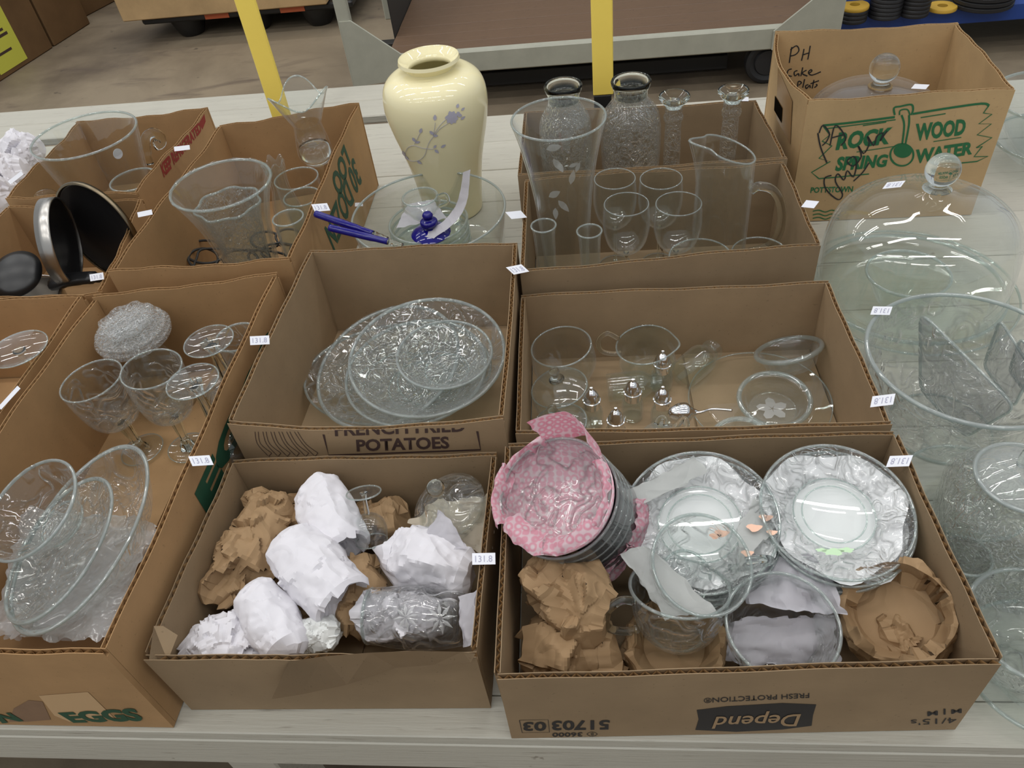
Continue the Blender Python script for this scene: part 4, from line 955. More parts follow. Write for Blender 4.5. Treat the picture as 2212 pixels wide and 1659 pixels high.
bundle('big kraft paper bundle with a rolled open end in the front corner', [at(1925, 1350, 0.020), at(1935, 1335, 0.070), at(1938, 1318, 0.118)], [0.062, 0.069, 0.064], 'kraft', 54, group=g, hollow=(0.04, 0.80), nseeds=120, tilt=0.2, ridge=0.0035)
bundle('crumpled kraft paper filling the rolled end of the big bundle', [at(1915, 1362, 0.064), at(1955, 1352, 0.066)], [0.036, 0.036], 'kraft', 55, group=g, nseeds=70, tilt=0.34, ridge=0.006, rscale=30, squash=0.55)
# ------------------------------------------------------------------ tissue roll box (B)
g = 'white tissue rolls'
def roll(lab, p0, p1, r, sd, mat='white_paper', hollow=(0.014, 0.42), rads=None, grp=g):
    return bundle(lab, [p0, p0.lerp(p1, 0.5), p1], rads or [r * 0.86, r, r * 0.92], mat, sd, 'paper roll', 'tissue_roll', grp, 84, 130, 0.60, 0.10, 0.0032, 18.0, hollow=hollow)
roll('white tissue roll at the back with its open end towards the viewer', at(688, 1062, 0.118), at(742, 1185, 0.105), size(62, at(700, 1100, 0.11)), 61)
roll('largest white tissue roll lying across the middle of the box', at(634, 1182, 0.122), at(742, 1300, 0.112), size(74, at(680, 1240, 0.11)), 62)
roll('white tissue roll standing on the front heap of tissue', at(552, 1285, 0.118), at(620, 1400, 0.105), size(58, at(585, 1340, 0.11)), 63, hollow=None)
bundle('white tissue heap in the front corner of the roll box', [at(440, 1420, 0.075), at(500, 1390, 0.085), at(560, 1400, 0.075)], [0.040, 0.044, 0.040], 'white_paper', 64, group=g, name='tissue_heap', cat='tissue', ridge=0.0035)
bundle('pale grey folded paper between the rolls and the front rim', [at(660, 1370, 0.095), at(720, 1365, 0.095)], [0.026, 0.022], 'towel', 65, group=g, name='tissue_heap', cat='tissue', ridge=0.0035)
g = 'kraft wrapped pieces in the roll box'
bundle('long kraft paper bundle twisted in the middle along the side wall', [at(590, 1080, 0.105), at(565, 1140, 0.10), at(525, 1215, 0.095), at(480, 1280, 0.085)], [0.034, 0.038, 0.046, 0.030], 'kraft', 71, group=g, nseeds=70, tilt=0.34, ridge=0.0028)
bundle('kraft paper bundle behind the small wine glass', [at(800, 1128, 0.05), at(858, 1128, 0.06)], [0.036, 0.038], 'kraft', 72, group=g, nseeds=70, tilt=0.34, ridge=0.0028)
bundle('kraft paper lump showing under the largest tissue roll', [at(640, 1320, 0.070), at(700, 1330, 0.066), at(745, 1300, 0.07)], [0.032, 0.034, 0.03], 'kraft', 73, group=g, nseeds=70, tilt=0.34, ridge=0.0028)
bundle('kraft paper lump between the rolls and the tissue packet', [at(770, 1230, 0.080), at(770, 1290, 0.075), at(760, 1350, 0.06)], [0.034, 0.036, 0.034], 'kraft', 74, group=g, nseeds=70, tilt=0.34, ridge=0.0028)
bundle('kraft paper lump at the back behind the first tissue roll', [at(620, 1110, 0.06), at(680, 1160, 0.06), at(560, 1300, 0.035)], [0.04, 0.045, 0.04], 'kraft', 75, group=g, nseeds=70, tilt=0.34, ridge=0.0028)
# small wine glass upside down on the heap
foot = at(785, 1062, 0.165); mouth = at(803, 1168, 0.098)
goblet('small wine glass lying with its foot up between the rolls', foot, mouth, size(37, mouth), 'glass', foot=1.02, stem=0.12)
# covered candy dish in cream paper
lc = at(966, 1086, 0.128); axl = Vector((-0.25, -0.10, 1)).normalized(); RL = size(80, lc)
e = empty('candy_dish', lc - axl * 0.06, 'glass candy dish with a ball knob lid wrapped in cream tissue', 'candy dish')
bl = lc - axl * 0.01; tl = lc + axl * 0.03
lid = revolve([(RL * r, z) for r, z in ((1.0, 0), (1.03, 0.003), (0.98, 0.006), (0.80, 0.014), (0.45, 0.022), (0.16, 0.027), (0.14, 0.032), (0, 0.033), (0, 0.029), (0.14, 0.024), (0.44, 0.019), (0.78, 0.011), (0.95, 0.004), (0.97, 0.0), (1.0, 0.0))], bl, tl, 'glass_petal', e, 'lid', 56)
bm = bmesh.new(); kc = bl + axl * 0.049; n = 16; rr = size(20, kc)
lathe(bm, [(rr * 0.5, -0.018), (rr * 0.42, -0.013)] + [(rr * math.sin(math.pi * i / n), -rr * math.cos(math.pi * i / n)) for i in range(4, n)] + [(0, rr)], mat_axis(kc, axl), 28); obj('knob', bm, M['solid'], lid)
revolve(shell([(0.5 * RL, -0.055), (0.7 * RL, -0.045), (0.95 * RL, -0.015), (0.98 * RL, -0.0005)], 0.003), bl, tl, 'glass_petal', e, 'body', 56)
P = [at(888, 1130, 0.118), at(925, 1085, 0.125), at(1068, 1068, 0.128), at(1060, 1200, 0.10)]
sheet('cream tissue wrapped over the candy dish against the side wall', P, 'cream_paper', 81, 0.010, 18, ragged=0.006)
bundle('white tissue packet with a folded flat top in front of the candy dish', [at(850, 1205, 0.088), at(925, 1215, 0.090), at(1000, 1240, 0.085)], [0.036, 0.048, 0.036], 'white_paper', 82, name='tissue_packet', cat='tissue', group='white tissue packets', nseeds=26, strength=0.9, tilt=0.3, ridge=0.004)
P = [at(905, 1180, 0.125), at(950, 1102, 0.142), at(985, 1140, 0.135), at(1010, 1185, 0.12)]
sheet('pointed white tissue flap standing up from the packet', P, 'white_paper', 83, 0.004, 18, ragged=0.003, group='white tissue packets')
# star jar on its side
p0 = at(1002, 1338, 0.085); p1 = at(800, 1330, 0.085); L = (p1 - p0).length; R = size(66, p0.lerp(p1, 0.5))
M['grey_star'] = thin_glass('dark_star_glass', (0.88, 0.88, 0.88), 'petal', 0.12)
e = empty('star_jar', Vector((p0.x, p0.y, T + BF)), 'clear glass jar pressed with flower stars lying on its side, stuffed with white paper', 'jar')
revolve(shell([(r * R, z * L) for r, z in ((0.75, 0), (0.85, 0.03), (1.0, 0.3), (1.03, 0.55), (0.95, 0.85), (0.90, 1.0))], 0.0035, 0.008), p0, p1, 'grey_star', e, 'body', 56)
bm = bmesh.new(); torus(bm, mat_axis(p1, p1 - p0), R * 0.9 - 0.001, 0.0022, 48, 8); obj('rim', bm, M['rim'], e)
for cpx, cpy, s in ((872, 1325, 30), (948, 1322, 34)):
    c = at(cpx, cpy, 0.135); c = p0 + (p1 - p0) * ((c - p0).dot(p1 - p0) / L ** 2); q = (CAM - c); q = (q - (p1 - p0) * q.dot(p1 - p0) / L ** 2).normalized()
    c = c + q * (R * 1.04); u = (p1 - p0).normalized(); v = q.cross(u)
    for k in range(8):
        a = k * math.pi / 4 + 0.2; d = u * math.cos(a) + v * math.sin(a); w_ = u * -math.sin(a) + v * math.cos(a); l = size(s, c)
        bm = bmesh.new(); ridge = [bm.verts.new(c + d * (l * f) + q * (0.0022 * (1 - f) - 0.35 * (l * f) ** 2 * abs(d.dot(v)) / R)) for f in (0.06, 0.55, 1.0)]
        A = bm.verts.new(c + d * (l * 0.5) + w_ * (l * 0.13)); B = bm.verts.new(c + d * (l * 0.5) - w_ * (l * 0.13))
        for a_, b_, c_ in ((ridge[0], ridge[1], A), (ridge[1], ridge[2], A), (ridge[0], B, ridge[1]), (ridge[1], B, ridge[2])): bm.faces.new((a_, b_, c_))
        obj('star_ray', bm, M['glass_frost'], e, smooth=False)
bundle('white paper stuffing bulging out of the lying star jar', [p0.lerp(p1, 0.34), p0.lerp(p1, 0.70), p0.lerp(p1, 1.05)], [R * 0.70, R * 0.86, R * 0.76], 'white_paper', 84, name='paper_stuffing', cat='paper', ridge=0.0035, rscale=34, nseeds=60)
P = [at(1000, 1395, 0.10), at(992, 1290, 0.12), at(1030, 1280, 0.125), at(1026, 1395, 0.11)]
sheet('white tissue tucked between the star jar and the side wall', P, 'white_paper', 85, 0.006, 24, ragged=0.004)
# torn flap of the box front
fl = BB.front; yo = -0.0
P = [at(600, 1470, 0.128), at(628, 1410, 0.150), at(1020, 1404, 0.147), at(1012, 1440, 0.136)]
f0 = BB.FL; f1 = BB.FR; dv = (f1 - f0)
def wallp(px, py): 
    n = Vector((dv.y, -dv.x, 0)).normalized(); return on_plane(px, py, Vector((f0.x, f0.y, T)), n) + n * 0.0045
bm = bmesh.new(); up = [(626, 1421), (700, 1410), (800, 1402), (900, 1398), (1000, 1400), (1028, 1404)]; dn = [(600, 1472), (660, 1462), (760, 1440), (860, 1424), (940, 1418), (1020, 1412)]
U = [bm.verts.new(wallp(*p)) for p in up]; Dn = [bm.verts.new(wallp(*p) + Vector((0, -0.020 if k < 3 else -0.008, 0.004))) for k, p in enumerate(dn)]
for i in range(5): bm.faces.new((U[i], U[i + 1], Dn[i + 1], Dn[i]))
bmesh.ops.solidify(bm, geom=list(bm.faces), thickness=0.002)
obj('torn_flap', bm, M['card_a'], BB.e, smooth=False)
bm = bmesh.new(); q = [at(322, 1424, 0.150), at(332, 1352, 0.168), at(352, 1352, 0.166), at(384, 1372, 0.152), at(362, 1428, 0.140)]
bm.faces.new([bm.verts.new(p) for p in q]); bmesh.ops.solidify(bm, geom=list(bm.faces), thickness=0.004); obj('torn_corner', bm, M['card_a'], BB.e, smooth=False)
# ------------------------------------------------------------------ egg box with goblets (C)
g = 'flower pressed goblets in the EGGS box'
b, t = ax(308, 972, BF + 0.003, 197, 822); goblet('upright flower goblet nearest the outer wall of the EGGS box', b, t, size(68, t), 'glass_petal', TUL_BOWL, 0.74, 0.15, g, facet=0.12, tk=0.0024)
b, t = ax(408, 968, BF + 0.003, 327, 797); goblet('upright flower goblet between its twin and the upturned ones', b, t, size(65, t), 'glass_petal', TUL_BOWL, 0.74, 0.15, g, facet=0.12, tk=0.0024)
b = aty(415, 822, 0.80); t = Vector((b.x + 0.004, b.y, T + BF + 0.004)); goblet('upturned flower goblet with its foot in the air, front one', b, t, size(82, b), 'glass_petal', TUL_BOWL, 0.70, 0.13, g, facet=0.12, tk=0.0024)
b = aty(450, 735, 0.93); t = Vector((b.x + 0.004, b.y, T + BF + 0.004)); goblet('upturned flower goblet with its foot in the air, rear one', b, t, size(80, b), 'glass_petal', TUL_BOWL, 0.68, 0.13, g, facet=0.12, tk=0.0024)
# clear mug by the wall
b, t = vert(512, 728, 0.985); R = size(48, t); H = (t - b).length
e = empty('glass_mug', b, 'clear flower mug in the back corner beside the upturned goblets', 'mug')
revolve(shell([(r * R, z * H) for r, z in ((0.72, 0), (0.80, 0.03), (0.92, 0.4), (1.0, 1.0))], 0.003, 0.008), b, t, 'glass_petal', e, 'body', 48)
bm = bmesh.new(); torus(bm, Matrix.Translation(t), R - 0.001, 0.002, 48, 8); obj('rim', bm, M['rim'], e)
handle(e, [b + Vector((-R * 0.9, 0, H * 0.85)), b + Vector((-R * 1.3, -0.01, H * 0.8)), b + Vector((-R * 1.4, -0.012, H * 0.5)), b + Vector((-R * 0.85, 0, H * 0.3))], 0.0045)
# saucers stacked over an upturned compote
c = at(287, 718, 0.178); R = size(82, c)
b0 = Vector((c.x, c.y, T + BF)); Hc = c.z - b0.z
e = empty('footed_compote', b0, 'upturned glass compote with a scalloped faceted foot on top', 'compote')
revolve(shell([(0.035, 0.0), (0.034, -0.001)], 0.002, n=0) if False else [(R * 0.78, 0.0003), (R * 0.80, 0.003), (R * 0.66, Hc * 0.55), (R * 0.3, Hc * 0.92), (0, Hc * 0.95), (0, Hc * 0.90), (R * 0.28, Hc * 0.87), (R * 0.62, Hc * 0.5), (R * 0.76, 0.003), (R * 0.78, 0.0003)], b0, c, 'glass_wavy', e, 'bowl', 48)
oct_ = lambda a, r, z, i: (r * (1 + 0.07 * math.cos(8 * a)), z)
f = c + Vector((0.0, 0.0, 0.012)); ft = f + Vector((-0.003, 0.0, 0.03))
revolve([(0, 0), (R * 0.42, 0.0), (R * 0.66, 0.006), (R * 0.74, 0.013), (R * 0.70, 0.020), (R * 0.56, 0.023), (R * 0.50, 0.019), (R * 0.2, 0.017), (0, 0.017)], f, ft, 'glass_bright', e, 'scalloped_foot', 48, oct_, sharp=30)
g = 'saucers stacked on the compote'
for i, (dz, s, lab) in enumerate(((0.006, 0.93, 'upper clear saucer of the stack on the compote'), (-0.003, 1.0, 'middle clear saucer of the stack on the compote'), (-0.012, 0.97, 'lower milky saucer of the stack on the compote'))):
    bb = c + Vector((0, 0, dz)); bm = bmesh.new()
    lathe(bm, [(0.0, 0.0), (R * s * 0.5, 0.0), (R * s * 0.97, 0.0015), (R * s, 0.0035), (R * s * 0.97, 0.0055), (R * s * 0.5, 0.0045), (0, 0.0045)], Matrix.Translation(bb) @ Matrix.Rotation(0.05, 4, 'X'), 56)
    one('saucer', lab, 'saucer', bm, 'glass_bright', g)
# oval dishes on film
cen = at(150, 1150, 0.115); oy = (Vector((0.10, 1.0, 0.22))).normalized()
def ovl(ratio): return lambda a, r, z, i: (r / math.sqrt(math.cos(a) ** 2 + (math.sin(a) / ratio) ** 2), z)
def oval_dish(lab, px, py, h, wx, ratio, H, tilt, prof, rim, seed=0, name='oval_dish'):
    t = at(px, py, h); a = Vector(tilt).normalized(); b = t - a * H
    return dish(lab, b, t, size(wx, t), prof, 'glass_petal', 0.0035, 0.006, rim=rim, rimmat='rim_big', name=name, cat='dish', group='oval flower dishes in the EGGS box', mod=ovl(ratio), xdir=(1, 0.0, 0), seg=72)
OV = [(0.62, 0), (0.68, 0.04), (0.84, 0.4), (0.95, 0.85), (1.0, 1.0)]
oval_dish('deep oval flower casserole dish leaning on the film', 176, 1150, 0.152, 152, 1.50, 0.052, (-0.26, -0.10, 1), OV, 0.0027)
oval_dish('shallow oval flower plate lying inside the casserole dish', 130, 1180, 0.150, 118, 1.48, 0.020, (-0.26, -0.10, 1), [(0.62, 0), (0.66, 0.1), (0.9, 0.7), (1.0, 1.0)], 0.0024)
t = at(66, 1100, 0.205); a = Vector((-0.25, -0.25, 1)).normalized(); R = size(118, t)
dish('round flower bowl resting on the oval dishes at the edge of the photo', t - a * 0.055, t, R, BW, 'glass_petal', 0.0035, 0.006, rim=0.0024, rimmat='rim_big', ring=True, name='flower_bowl')
# film
P = [at(-20, 1375, 0.10), at(240, 1385, 0.125), at(345, 1130, 0.11), at(60, 1100, 0.075)]
sheet('crumpled clear packing film lining the front of the EGGS box', P, 'film', 91, 0.012, 9, nu=40, nv=40, name='packing_film', cat='film', ragged=0.006, thick=0.0004)
P = [at(0, 1375, 0.06), at(225, 1380, 0.085), at(345, 1150, 0.07), at(40, 1120, 0.04)]
sheet('lower layer of crumpled clear packing film in the EGGS box', P, 'film', 92, 0.012, 10, nu=40, nv=40, name='packing_film', cat='film', ragged=0.006, thick=0.0004)
# upside-down wine glass in the edge box (L)
b = aty(38, 752, 0.93); t = Vector((b.x, b.y, T + BF + 0.001)); goblet('upturned wine glass with a wide foot in the edge box', b, t, size(80, b), 'glass', GOB_BOWL, 1.0 * 62 / 80, 0.09)
# ------------------------------------------------------------------ box of vases (I)
b, t = vert(477, 398, 1.345); R = size(110, t); H = (t - b).length
e = empty('swirl_vase', b, 'tall flared thick glass vase with ribbed sides and a wide round mouth', 'vase')
fl = lambda a, r, z, i: (r * (1 + 0.018 * math.cos(14 * a + z * 10)), z)
revolve(shell([(r * R, z * H) for r, z in ((0.50, 0), (0.54, 0.03), (0.56, 0.3), (0.68, 0.65), (0.86, 0.88), (1.0, 1.0))], 0.005, 0.02), b, t, 'glass_wavy', e, 'body', 84, fl)
bm = bmesh.new(); torus(bm, Matrix.Translation(t), R - 0.002, 0.0028, 72, 8); obj('rim', bm, M['rim'], e)
b, t = vert(492, 440, 1.345, 0.031); R = size(70, t); H = (t - b).length
dish('smaller crinkled glass vase nested inside the flared one', b, t, R, [(0.62, 0), (0.66, 0.04), (0.70, 0.4), (0.84, 0.8), (1.0, 1.0)], 'glass_crackle', 0.004, 0.01, rim=0.0026, name='nested_vase', cat='vase', mod=lambda a, r, z, i: (r * (1 + 0.06 * math.cos(7 * a)), z))
b, t = vert(588, 352, 1.40); R = size(26, t); H = (t - b).length
e = empty('bud_vase', b, 'narrow ribbed bud vase with a ruffled lip standing behind the flared vase', 'vase')
rf = lambda a, r, z, i: (r * (1 + 0.10 * math.cos(6 * a) * (1 if z > H * 0.8 else 0.35)), z + (0.006 * math.cos(6 * a) if z > H * 0.97 else 0))
revolve(shell([(0.036, 0), (0.040, 0.01), (0.043, 0.3 * H), (0.030, 0.62 * H), (0.019, 0.8 * H), (0.02, 0.92 * H), (R, H)], 0.004, 0.015), b, t, 'glass_wavy', e, 'body', 72, rf)
# ruffled vase with the bulb
t = aty(645, 205, 1.66); bz = aty(652, 350, 1.66); b = Vector((t.x, t.y, T + BF)); H = t.z - b.z; zb = bz.z - b.z; R = size(62, t)
e = empty('ruffled_vase', b, 'clear vase with a ruffled folded mouth and a round solid bulb', 'vase')
ruf = lambda a, r, z, i: (r * (1 + (0.12 * math.cos(3 * a + 0.6)) * max(0, (z / H - 0.80) / 0.2) ** 2), z + 0.017 * max(0, (z / H - 0.80) / 0.2) ** 3 * math.cos(3 * a + 0.6))
body = revolve([(0.012, zb - 0.002)] + sm([(0.030, zb), (0.040, zb + 0.02), (0.038, zb + 0.05), (0.032, zb + 0.09), (0.036, H * 0.80), (R * 0.88, H * 0.95), (R, H)], 6) + sm([(R - 0.003, H), (R * 0.86, H * 0.95), (0.033, H * 0.80), (0.029, zb + 0.09), (0.033, zb + 0.06), (0.02, zb + 0.045), (0, zb + 0.042)], 6), b, t, 'glass', e, 'body', 72, ruf)
bm = bmesh.new(); lathe(bm, [(0, zb + 0.001), (0.028, zb + 0.003), (0.037, zb + 0.02), (0.034, zb + 0.040), (0.015, zb + 0.041), (0, zb + 0.0405)], mat_axis(b, t - b), 40); obj('bulb', bm, M['solid'], e)
bm = bmesh.new(); torus(bm, mat_axis(b, t - b) @ Matrix.Translation((0, 0, H)), R - 0.0015, 0.002, 72, 6, lambda a, r, z, i: (ruf(a, r, H, i)[0], z + ruf(a, r, H, i)[1] - H)); obj('rim', bm, M['rim'], e)
revolve([(0, 0.012), (0.013, 0.012), (0.010, 0.03), (0.009, zb - 0.02), (0.016, zb - 0.001), (0, zb - 0.001)], b, t, 'solid', e, 'stem', 20)
revolve([(0, 0.0003), (0.045, 0.0003), (0.047, 0.003), (0.03, 0.007), (0.014, 0.0115), (0, 0.0118)], b, t, 'glass', e, 'foot', 40)
LOWB = [(0.5, 0), (0.56, 0.04), (0.88, 0.5), (1.0, 1.0)]
b, t = vert(640, 385, 1.535); dish('clear tumbler under the ruffled vase in the 30 DOZEN box', b, t, size(48, t), [(0.75, 0), (0.8, 0.03), (0.95, 0.5), (1, 1)], 'glass', 0.0022, 0.006, rim=0.0018, name='glass_tumbler', cat='tumbler', group='clear tumblers in the 30 DOZEN box')
b, t = vert(652, 425, 1.43); dish('clear tumbler nearest the price tag in the 30 DOZEN box', b, t, size(40, t), [(0.75, 0), (0.8, 0.03), (0.95, 0.5), (1, 1)], 'glass_wavy', 0.0022, 0.006, rim=0.0018, name='glass_tumbler', cat='tumbler', group='clear tumblers in the 30 DOZEN box')
b, t = vert(622, 470, 1.30); dish('small clear dish at the front of the 30 DOZEN box', b, t, size(34, t), LOWB, 'glass_wavy', 0.0025, 0.006, rim=0.0018, name='glass_dish', cat='dish')
# wrought iron wire trivet
e = empty('wire_trivet', at(520, 560, 0.05), 'black curly wrought iron trivet under the vases', 'trivet')
def loop(cx_, cy_, rx, ry, h, w=3.0, ph=0.0):
    cx_ += 14; cy_ -= 16; rx *= 0.95
    pts = [at(cx_ + rx * math.cos(a), cy_ + ry * math.sin(a) * 0.62, h) for a in [ph + 2 * math.pi * i / 26 for i in range(27)]]
    bm = bmesh.new(); tube(bm, pts, 0.0030, 6); obj('wire', bm, M['dark'], e)
for cx_, cy_, rx, ry, h in ((430, 560, 46, 40, 0.085), (425, 575, 34, 36, 0.085), (505, 575, 40, 30, 0.09), (560, 535, 34, 30, 0.07), (610, 528, 30, 28, 0.07), (590, 560, 42, 30, 0.08), (640, 555, 28, 26, 0.08), (545, 570, 24, 22, 0.085)): loop(cx_, cy_, rx, ry, h)
handle(e, [at(412, 598, 0.09), at(424, 560, 0.085), at(440, 538, 0.09), at(520, 540, 0.085), at(600, 545, 0.08), at(650, 570, 0.08)], 0.0026, 'dark', 'wire')
for i in range(4): handle(e, [at(455 + 50 * i, 575, 0.083), at(455 + 50 * i, 576, 0.04), at(455 + 50 * i, 577, BF + 0.004)], 0.0024, 'dark', 'wire_leg')
# ------------------------------------------------------------------ big bowl with scroll handles (J)
b, t = vert(182, 291, 1.675); R = size(112, t); H = (t - b).length
e = empty('scroll_bowl', b, 'large clear ice bucket bowl with curled glass scroll handles', 'bowl')
revolve(shell([(r * R, z * H) for r, z in ((0.50, 0), (0.56, 0.03), (0.72, 0.3), (0.90, 0.75), (1.0, 1.0))], 0.004, 0.012), b, t, 'glass', e, 'body', 72)
bm = bmesh.new(); torus(bm, Matrix.Translation(t), R - 0.002, 0.0028, 64, 8); obj('rim', bm, M['rim'], e)
for s, y0 in ((1, 0.02), (-1, -0.02)):
    dd = Vector((0.62, 0.78, 0)) * s; c = b + dd * (R * 0.93) + Vector((0, 0, H * (0.66 if s > 0 else 0.55)))
    sp_ = [c + dd * u_ + Vector((0, 0, z_)) for u_, z_ in ((0, -0.05), (0.004, -0.022), (0.018, 0.012), (0.040, 0.018), (0.054, 0.003), (0.048, -0.014), (0.034, -0.012))]
    handle(e, sp_, [0.010, 0.012, 0.012, 0.012, 0.012, 0.013, 0.014], 'solid', 'scroll_handle', 6, 14)
q = surf(254, 332, 0, t.x, t.y, R * 0.9); n = Vector((q.x - t.x, q.y - t.y, 0)).normalized()
bm = bmesh.new(); lathe(bm, [(0, 0.0), (size(11, q), 0.0), (size(11, q), 0.0006), (0, 0.0006)], mat_axis(q + n * 0.001, n), 24); obj('round_sticker', bm, M['white_tag'], e, smooth=False)
b, t = vert(288, 388, 1.585); dish('clear shallow bowl beside the scroll bowl, behind the pot lids', b, t, size(50, t), LOWB, 'glass_wavy', 0.003, 0.006, rim=0.0022, name='glass_bowl', cat='bowl')
for px, py, r in ((303, 392, 7), (318, 380, 9), (325, 388, 8)):
    c = at(px, py, 0.15)
# ------------------------------------------------------------------ pot lids (K)
M['brushed'] = plain('brushed_steel', (0.55, 0.53, 0.50, 1), 0.3, 1.0)
M['bronze'] = plain('tarnished_steel', srgb(128, 116, 96), 0.28, 1.0)
def potlid(lab, c, normal, R, mat_out, mat_in, bw=0.004):
    e = empty('pot_lid', c - Vector((0, 0, R)), lab, 'pot lid', 'metal pot lids standing in the box')
    Mx = mat_axis(c, normal)
    bm = bmesh.new(); lathe(bm, [(0, 0.018), (R * 0.5, 0.016), (R * 0.85, 0.010), (R * 0.96, 0.004), (R * 0.965, 0.0), (R * 0.93, 0.002), (R * 0.84, 0.008), (R * 0.5, 0.0135), (0, 0.0155)], Mx, 64); obj('disc', bm, M[mat_in], e)
    bm = bmesh.new(); lathe(bm, [(R * 0.966, -0.004), (R, -0.004), (R * 1.01, 0.0), (R, bw + 0.002), (R * 0.966, bw + 0.001), (R * 0.966, -0.004)], Mx, 64); obj('rim_band', bm, M[mat_out], e)
    bm = bmesh.new(); lathe(bm, [(0, 0.016), (R * 0.14, 0.017), (R * 0.10, 0.030), (R * 0.17, 0.038), (R * 0.12, 0.046), (0, 0.047)], Mx, 28); obj('knob', bm, M['black'], e)
c = aty(214, 500, 1.375); potlid('big dark pot lid with a bronze rim leaning in the box', c, (0.35, 0.93, -0.10), size(112, c), 'bronze', 'black')  # black disc puts the metal's dark reflective shading into its colour
c = aty(140, 520, 1.325); potlid('steel pot lid seen nearly edge-on beside the big dark one', c, (-0.95, -0.28, 0.12), size(92, c), 'brushed', 'black', 0.022)
# saucepan with black handle and glass lid
e = empty('saucepan', at(30, 620, 0.06), 'small dark saucepan with a long black handle at the bottom of the lid box', 'saucepan')
pc = at(40, 632, 0.105); bm = bmesh.new(); lathe(bm, shell([(0.06, 0), (0.075, 0.01), (0.08, 0.08)], 0.003), Matrix.Translation((pc.x, pc.y, T + BF + 0.002)), 48); obj('pan', bm, M['brushed'], e)
bm = bmesh.new(); lathe(bm, [(0, 0.0), (0.052, 0.0), (0.055, 0.006), (0.04, 0.014), (0, 0.018)], mat_axis(at(38, 595, 0.13), (0.1, -0.5, 1)), 40); obj('lid_knob_plate', bm, M['black'], e)
handle(e, [at(118, 612, 0.10), at(150, 604, 0.112), at(190, 600, 0.118), at(215, 600, 0.12)], [0.014, 0.013, 0.012, 0.009], 'black', 'handle', flat=1.4)
# wrapped pieces beyond the far corner
for i, (a, c_, r, lab) in enumerate(((at(20, 335, 0.10), at(75, 322, 0.10), 0.06, 'white paper wrapped piece farthest back behind the red printed box'), (at(-10, 385, 0.10), at(45, 372, 0.10), 0.062, 'white paper wrapped piece in the middle of the row at the photo edge'), (at(-20, 425, 0.09), at(15, 418, 0.09), 0.06, 'white paper wrapped piece nearest in the row at the photo edge'))):
    bundle(lab, [a, (a + c_) / 2, c_], [r * 0.8, r, r * 0.75], 'white_paper', 95 + i, name='tissue_bundle', group='white wrapped pieces at the edge', zmin=0.002, ridge=0.002)
# ------------------------------------------------------------------ cream vase on the table
t = aty(926, 130, 1.66); b = Vector((t.x, t.y, T + 0.0005)); H = t.z - b.z; R = size(68, t); RV = size(112, aty(940, 235, 1.66))
e = empty('cream_vase', b, 'large glossy cream ceramic vase with lilac flower sprig', 'vase')
prof = [(0.60 * RV, 0), (0.62 * RV, 0.006), (0.64 * RV, 0.10 * H), (0.74 * RV, 0.34 * H), (0.93 * RV, 0.60 * H), (1.0 * RV, 0.75 * H), (0.94 * RV, 0.865 * H), (0.74 * RV, 0.928 * H), (0.80 * R, 0.950 * H), (0.80 * R, 0.965 * H), (0.93 * R, 0.988 * H), (1.0 * R, 1.0 * H)]
vp = shell(prof, 0.006, 0.012, 6); vase_o = sm(prof, 6)
revolve(vp, b, t, 'ceramic', e, 'body', 96)
def vr(z):
    for (r0, z0), (r1, z1) in zip(vase_o, vase_o[1:]):
        if z0 <= z <= z1: return r0 + (r1 - r0) * (z - z0) / max(z1 - z0, 1e-6)
    return RV
def on_vase(px, py):
    r = RV * 0.95
    for _ in range(6):
        c = surf(px, py, 0, b.x, b.y, r); r = vr(c.z - b.z) + 0.0012
    return c
def vz(x, y): return (780 + x / 3.859, 130 + y / 3.859)
def vleaf(x, y, ang, L, Wd):
    pts = []
    for a, w_ in ((0, 0), (0.25, 0.42), (0.5, 0.5), (0.78, 0.3), (1, 0), (0.78, -0.3), (0.5, -0.5), (0.25, -0.42)):
        dx = math.cos(ang) * a * L - math.sin(ang) * w_ * Wd; dy = math.sin(ang) * a * L + math.cos(ang) * w_ * Wd
        pts.append(on_vase(*vz(x + dx, y + dy)))
    bm = bmesh.new(); bm.faces.new([bm.verts.new(p) for p in pts]); obj('painted_petal', bm, M['lilac'], e, smooth=False)
for a in (-1.9, -1.2, -0.5, 0.2, 0.9, 1.6, 2.3, 3.1): vleaf(755, 478, a, 58, 46)
vleaf(800, 400, -1.3, 40, 26); vleaf(800, 455, 0.2, 45, 34); vleaf(800, 430, 0.9, 36, 30); vleaf(835, 420, -0.7, 40, 20); vleaf(830, 495, -0.6, 48, 22); vleaf(615, 505, -1.55, 52, 30)
vleaf(570, 590, 0.75, 50, 26); vleaf(600, 630, 0.0, 42, 26); vleaf(490, 610, -1.25, 46, 28); vleaf(425, 645, 0.9, 50, 24); vleaf(450, 690, -0.25, 44, 22); vleaf(605, 735, -0.9, 36, 22); vleaf(612, 745, 0.7, 48, 24); vleaf(665, 730, -0.55, 50, 22)
vleaf(342, 755, 1.1, 55, 20); vleaf(365, 800, 0.8, 45, 20); vleaf(465, 840, 0.55, 50, 22)
def vline(pts):
    P = catmull([(x, y, 0) for x, y in pts], 6); W = [on_vase(*vz(p.x, p.y)) for p in P]
    bm = bmesh.new(); tube(bm, W, 0.0005, 5); obj('painted_stem', bm, M['lilac'], e)
vline([(735, 520), (660, 570), (600, 640), (560, 700), (530, 790), (480, 835), (410, 838), (370, 790), (385, 735), (440, 712), (520, 735), (605, 742)]); vline([(600, 630), (612, 570), (618, 520)]); vline([(600, 625), (660, 540), (710, 490)]); vline([(445, 700), (470, 650), (492, 605)])
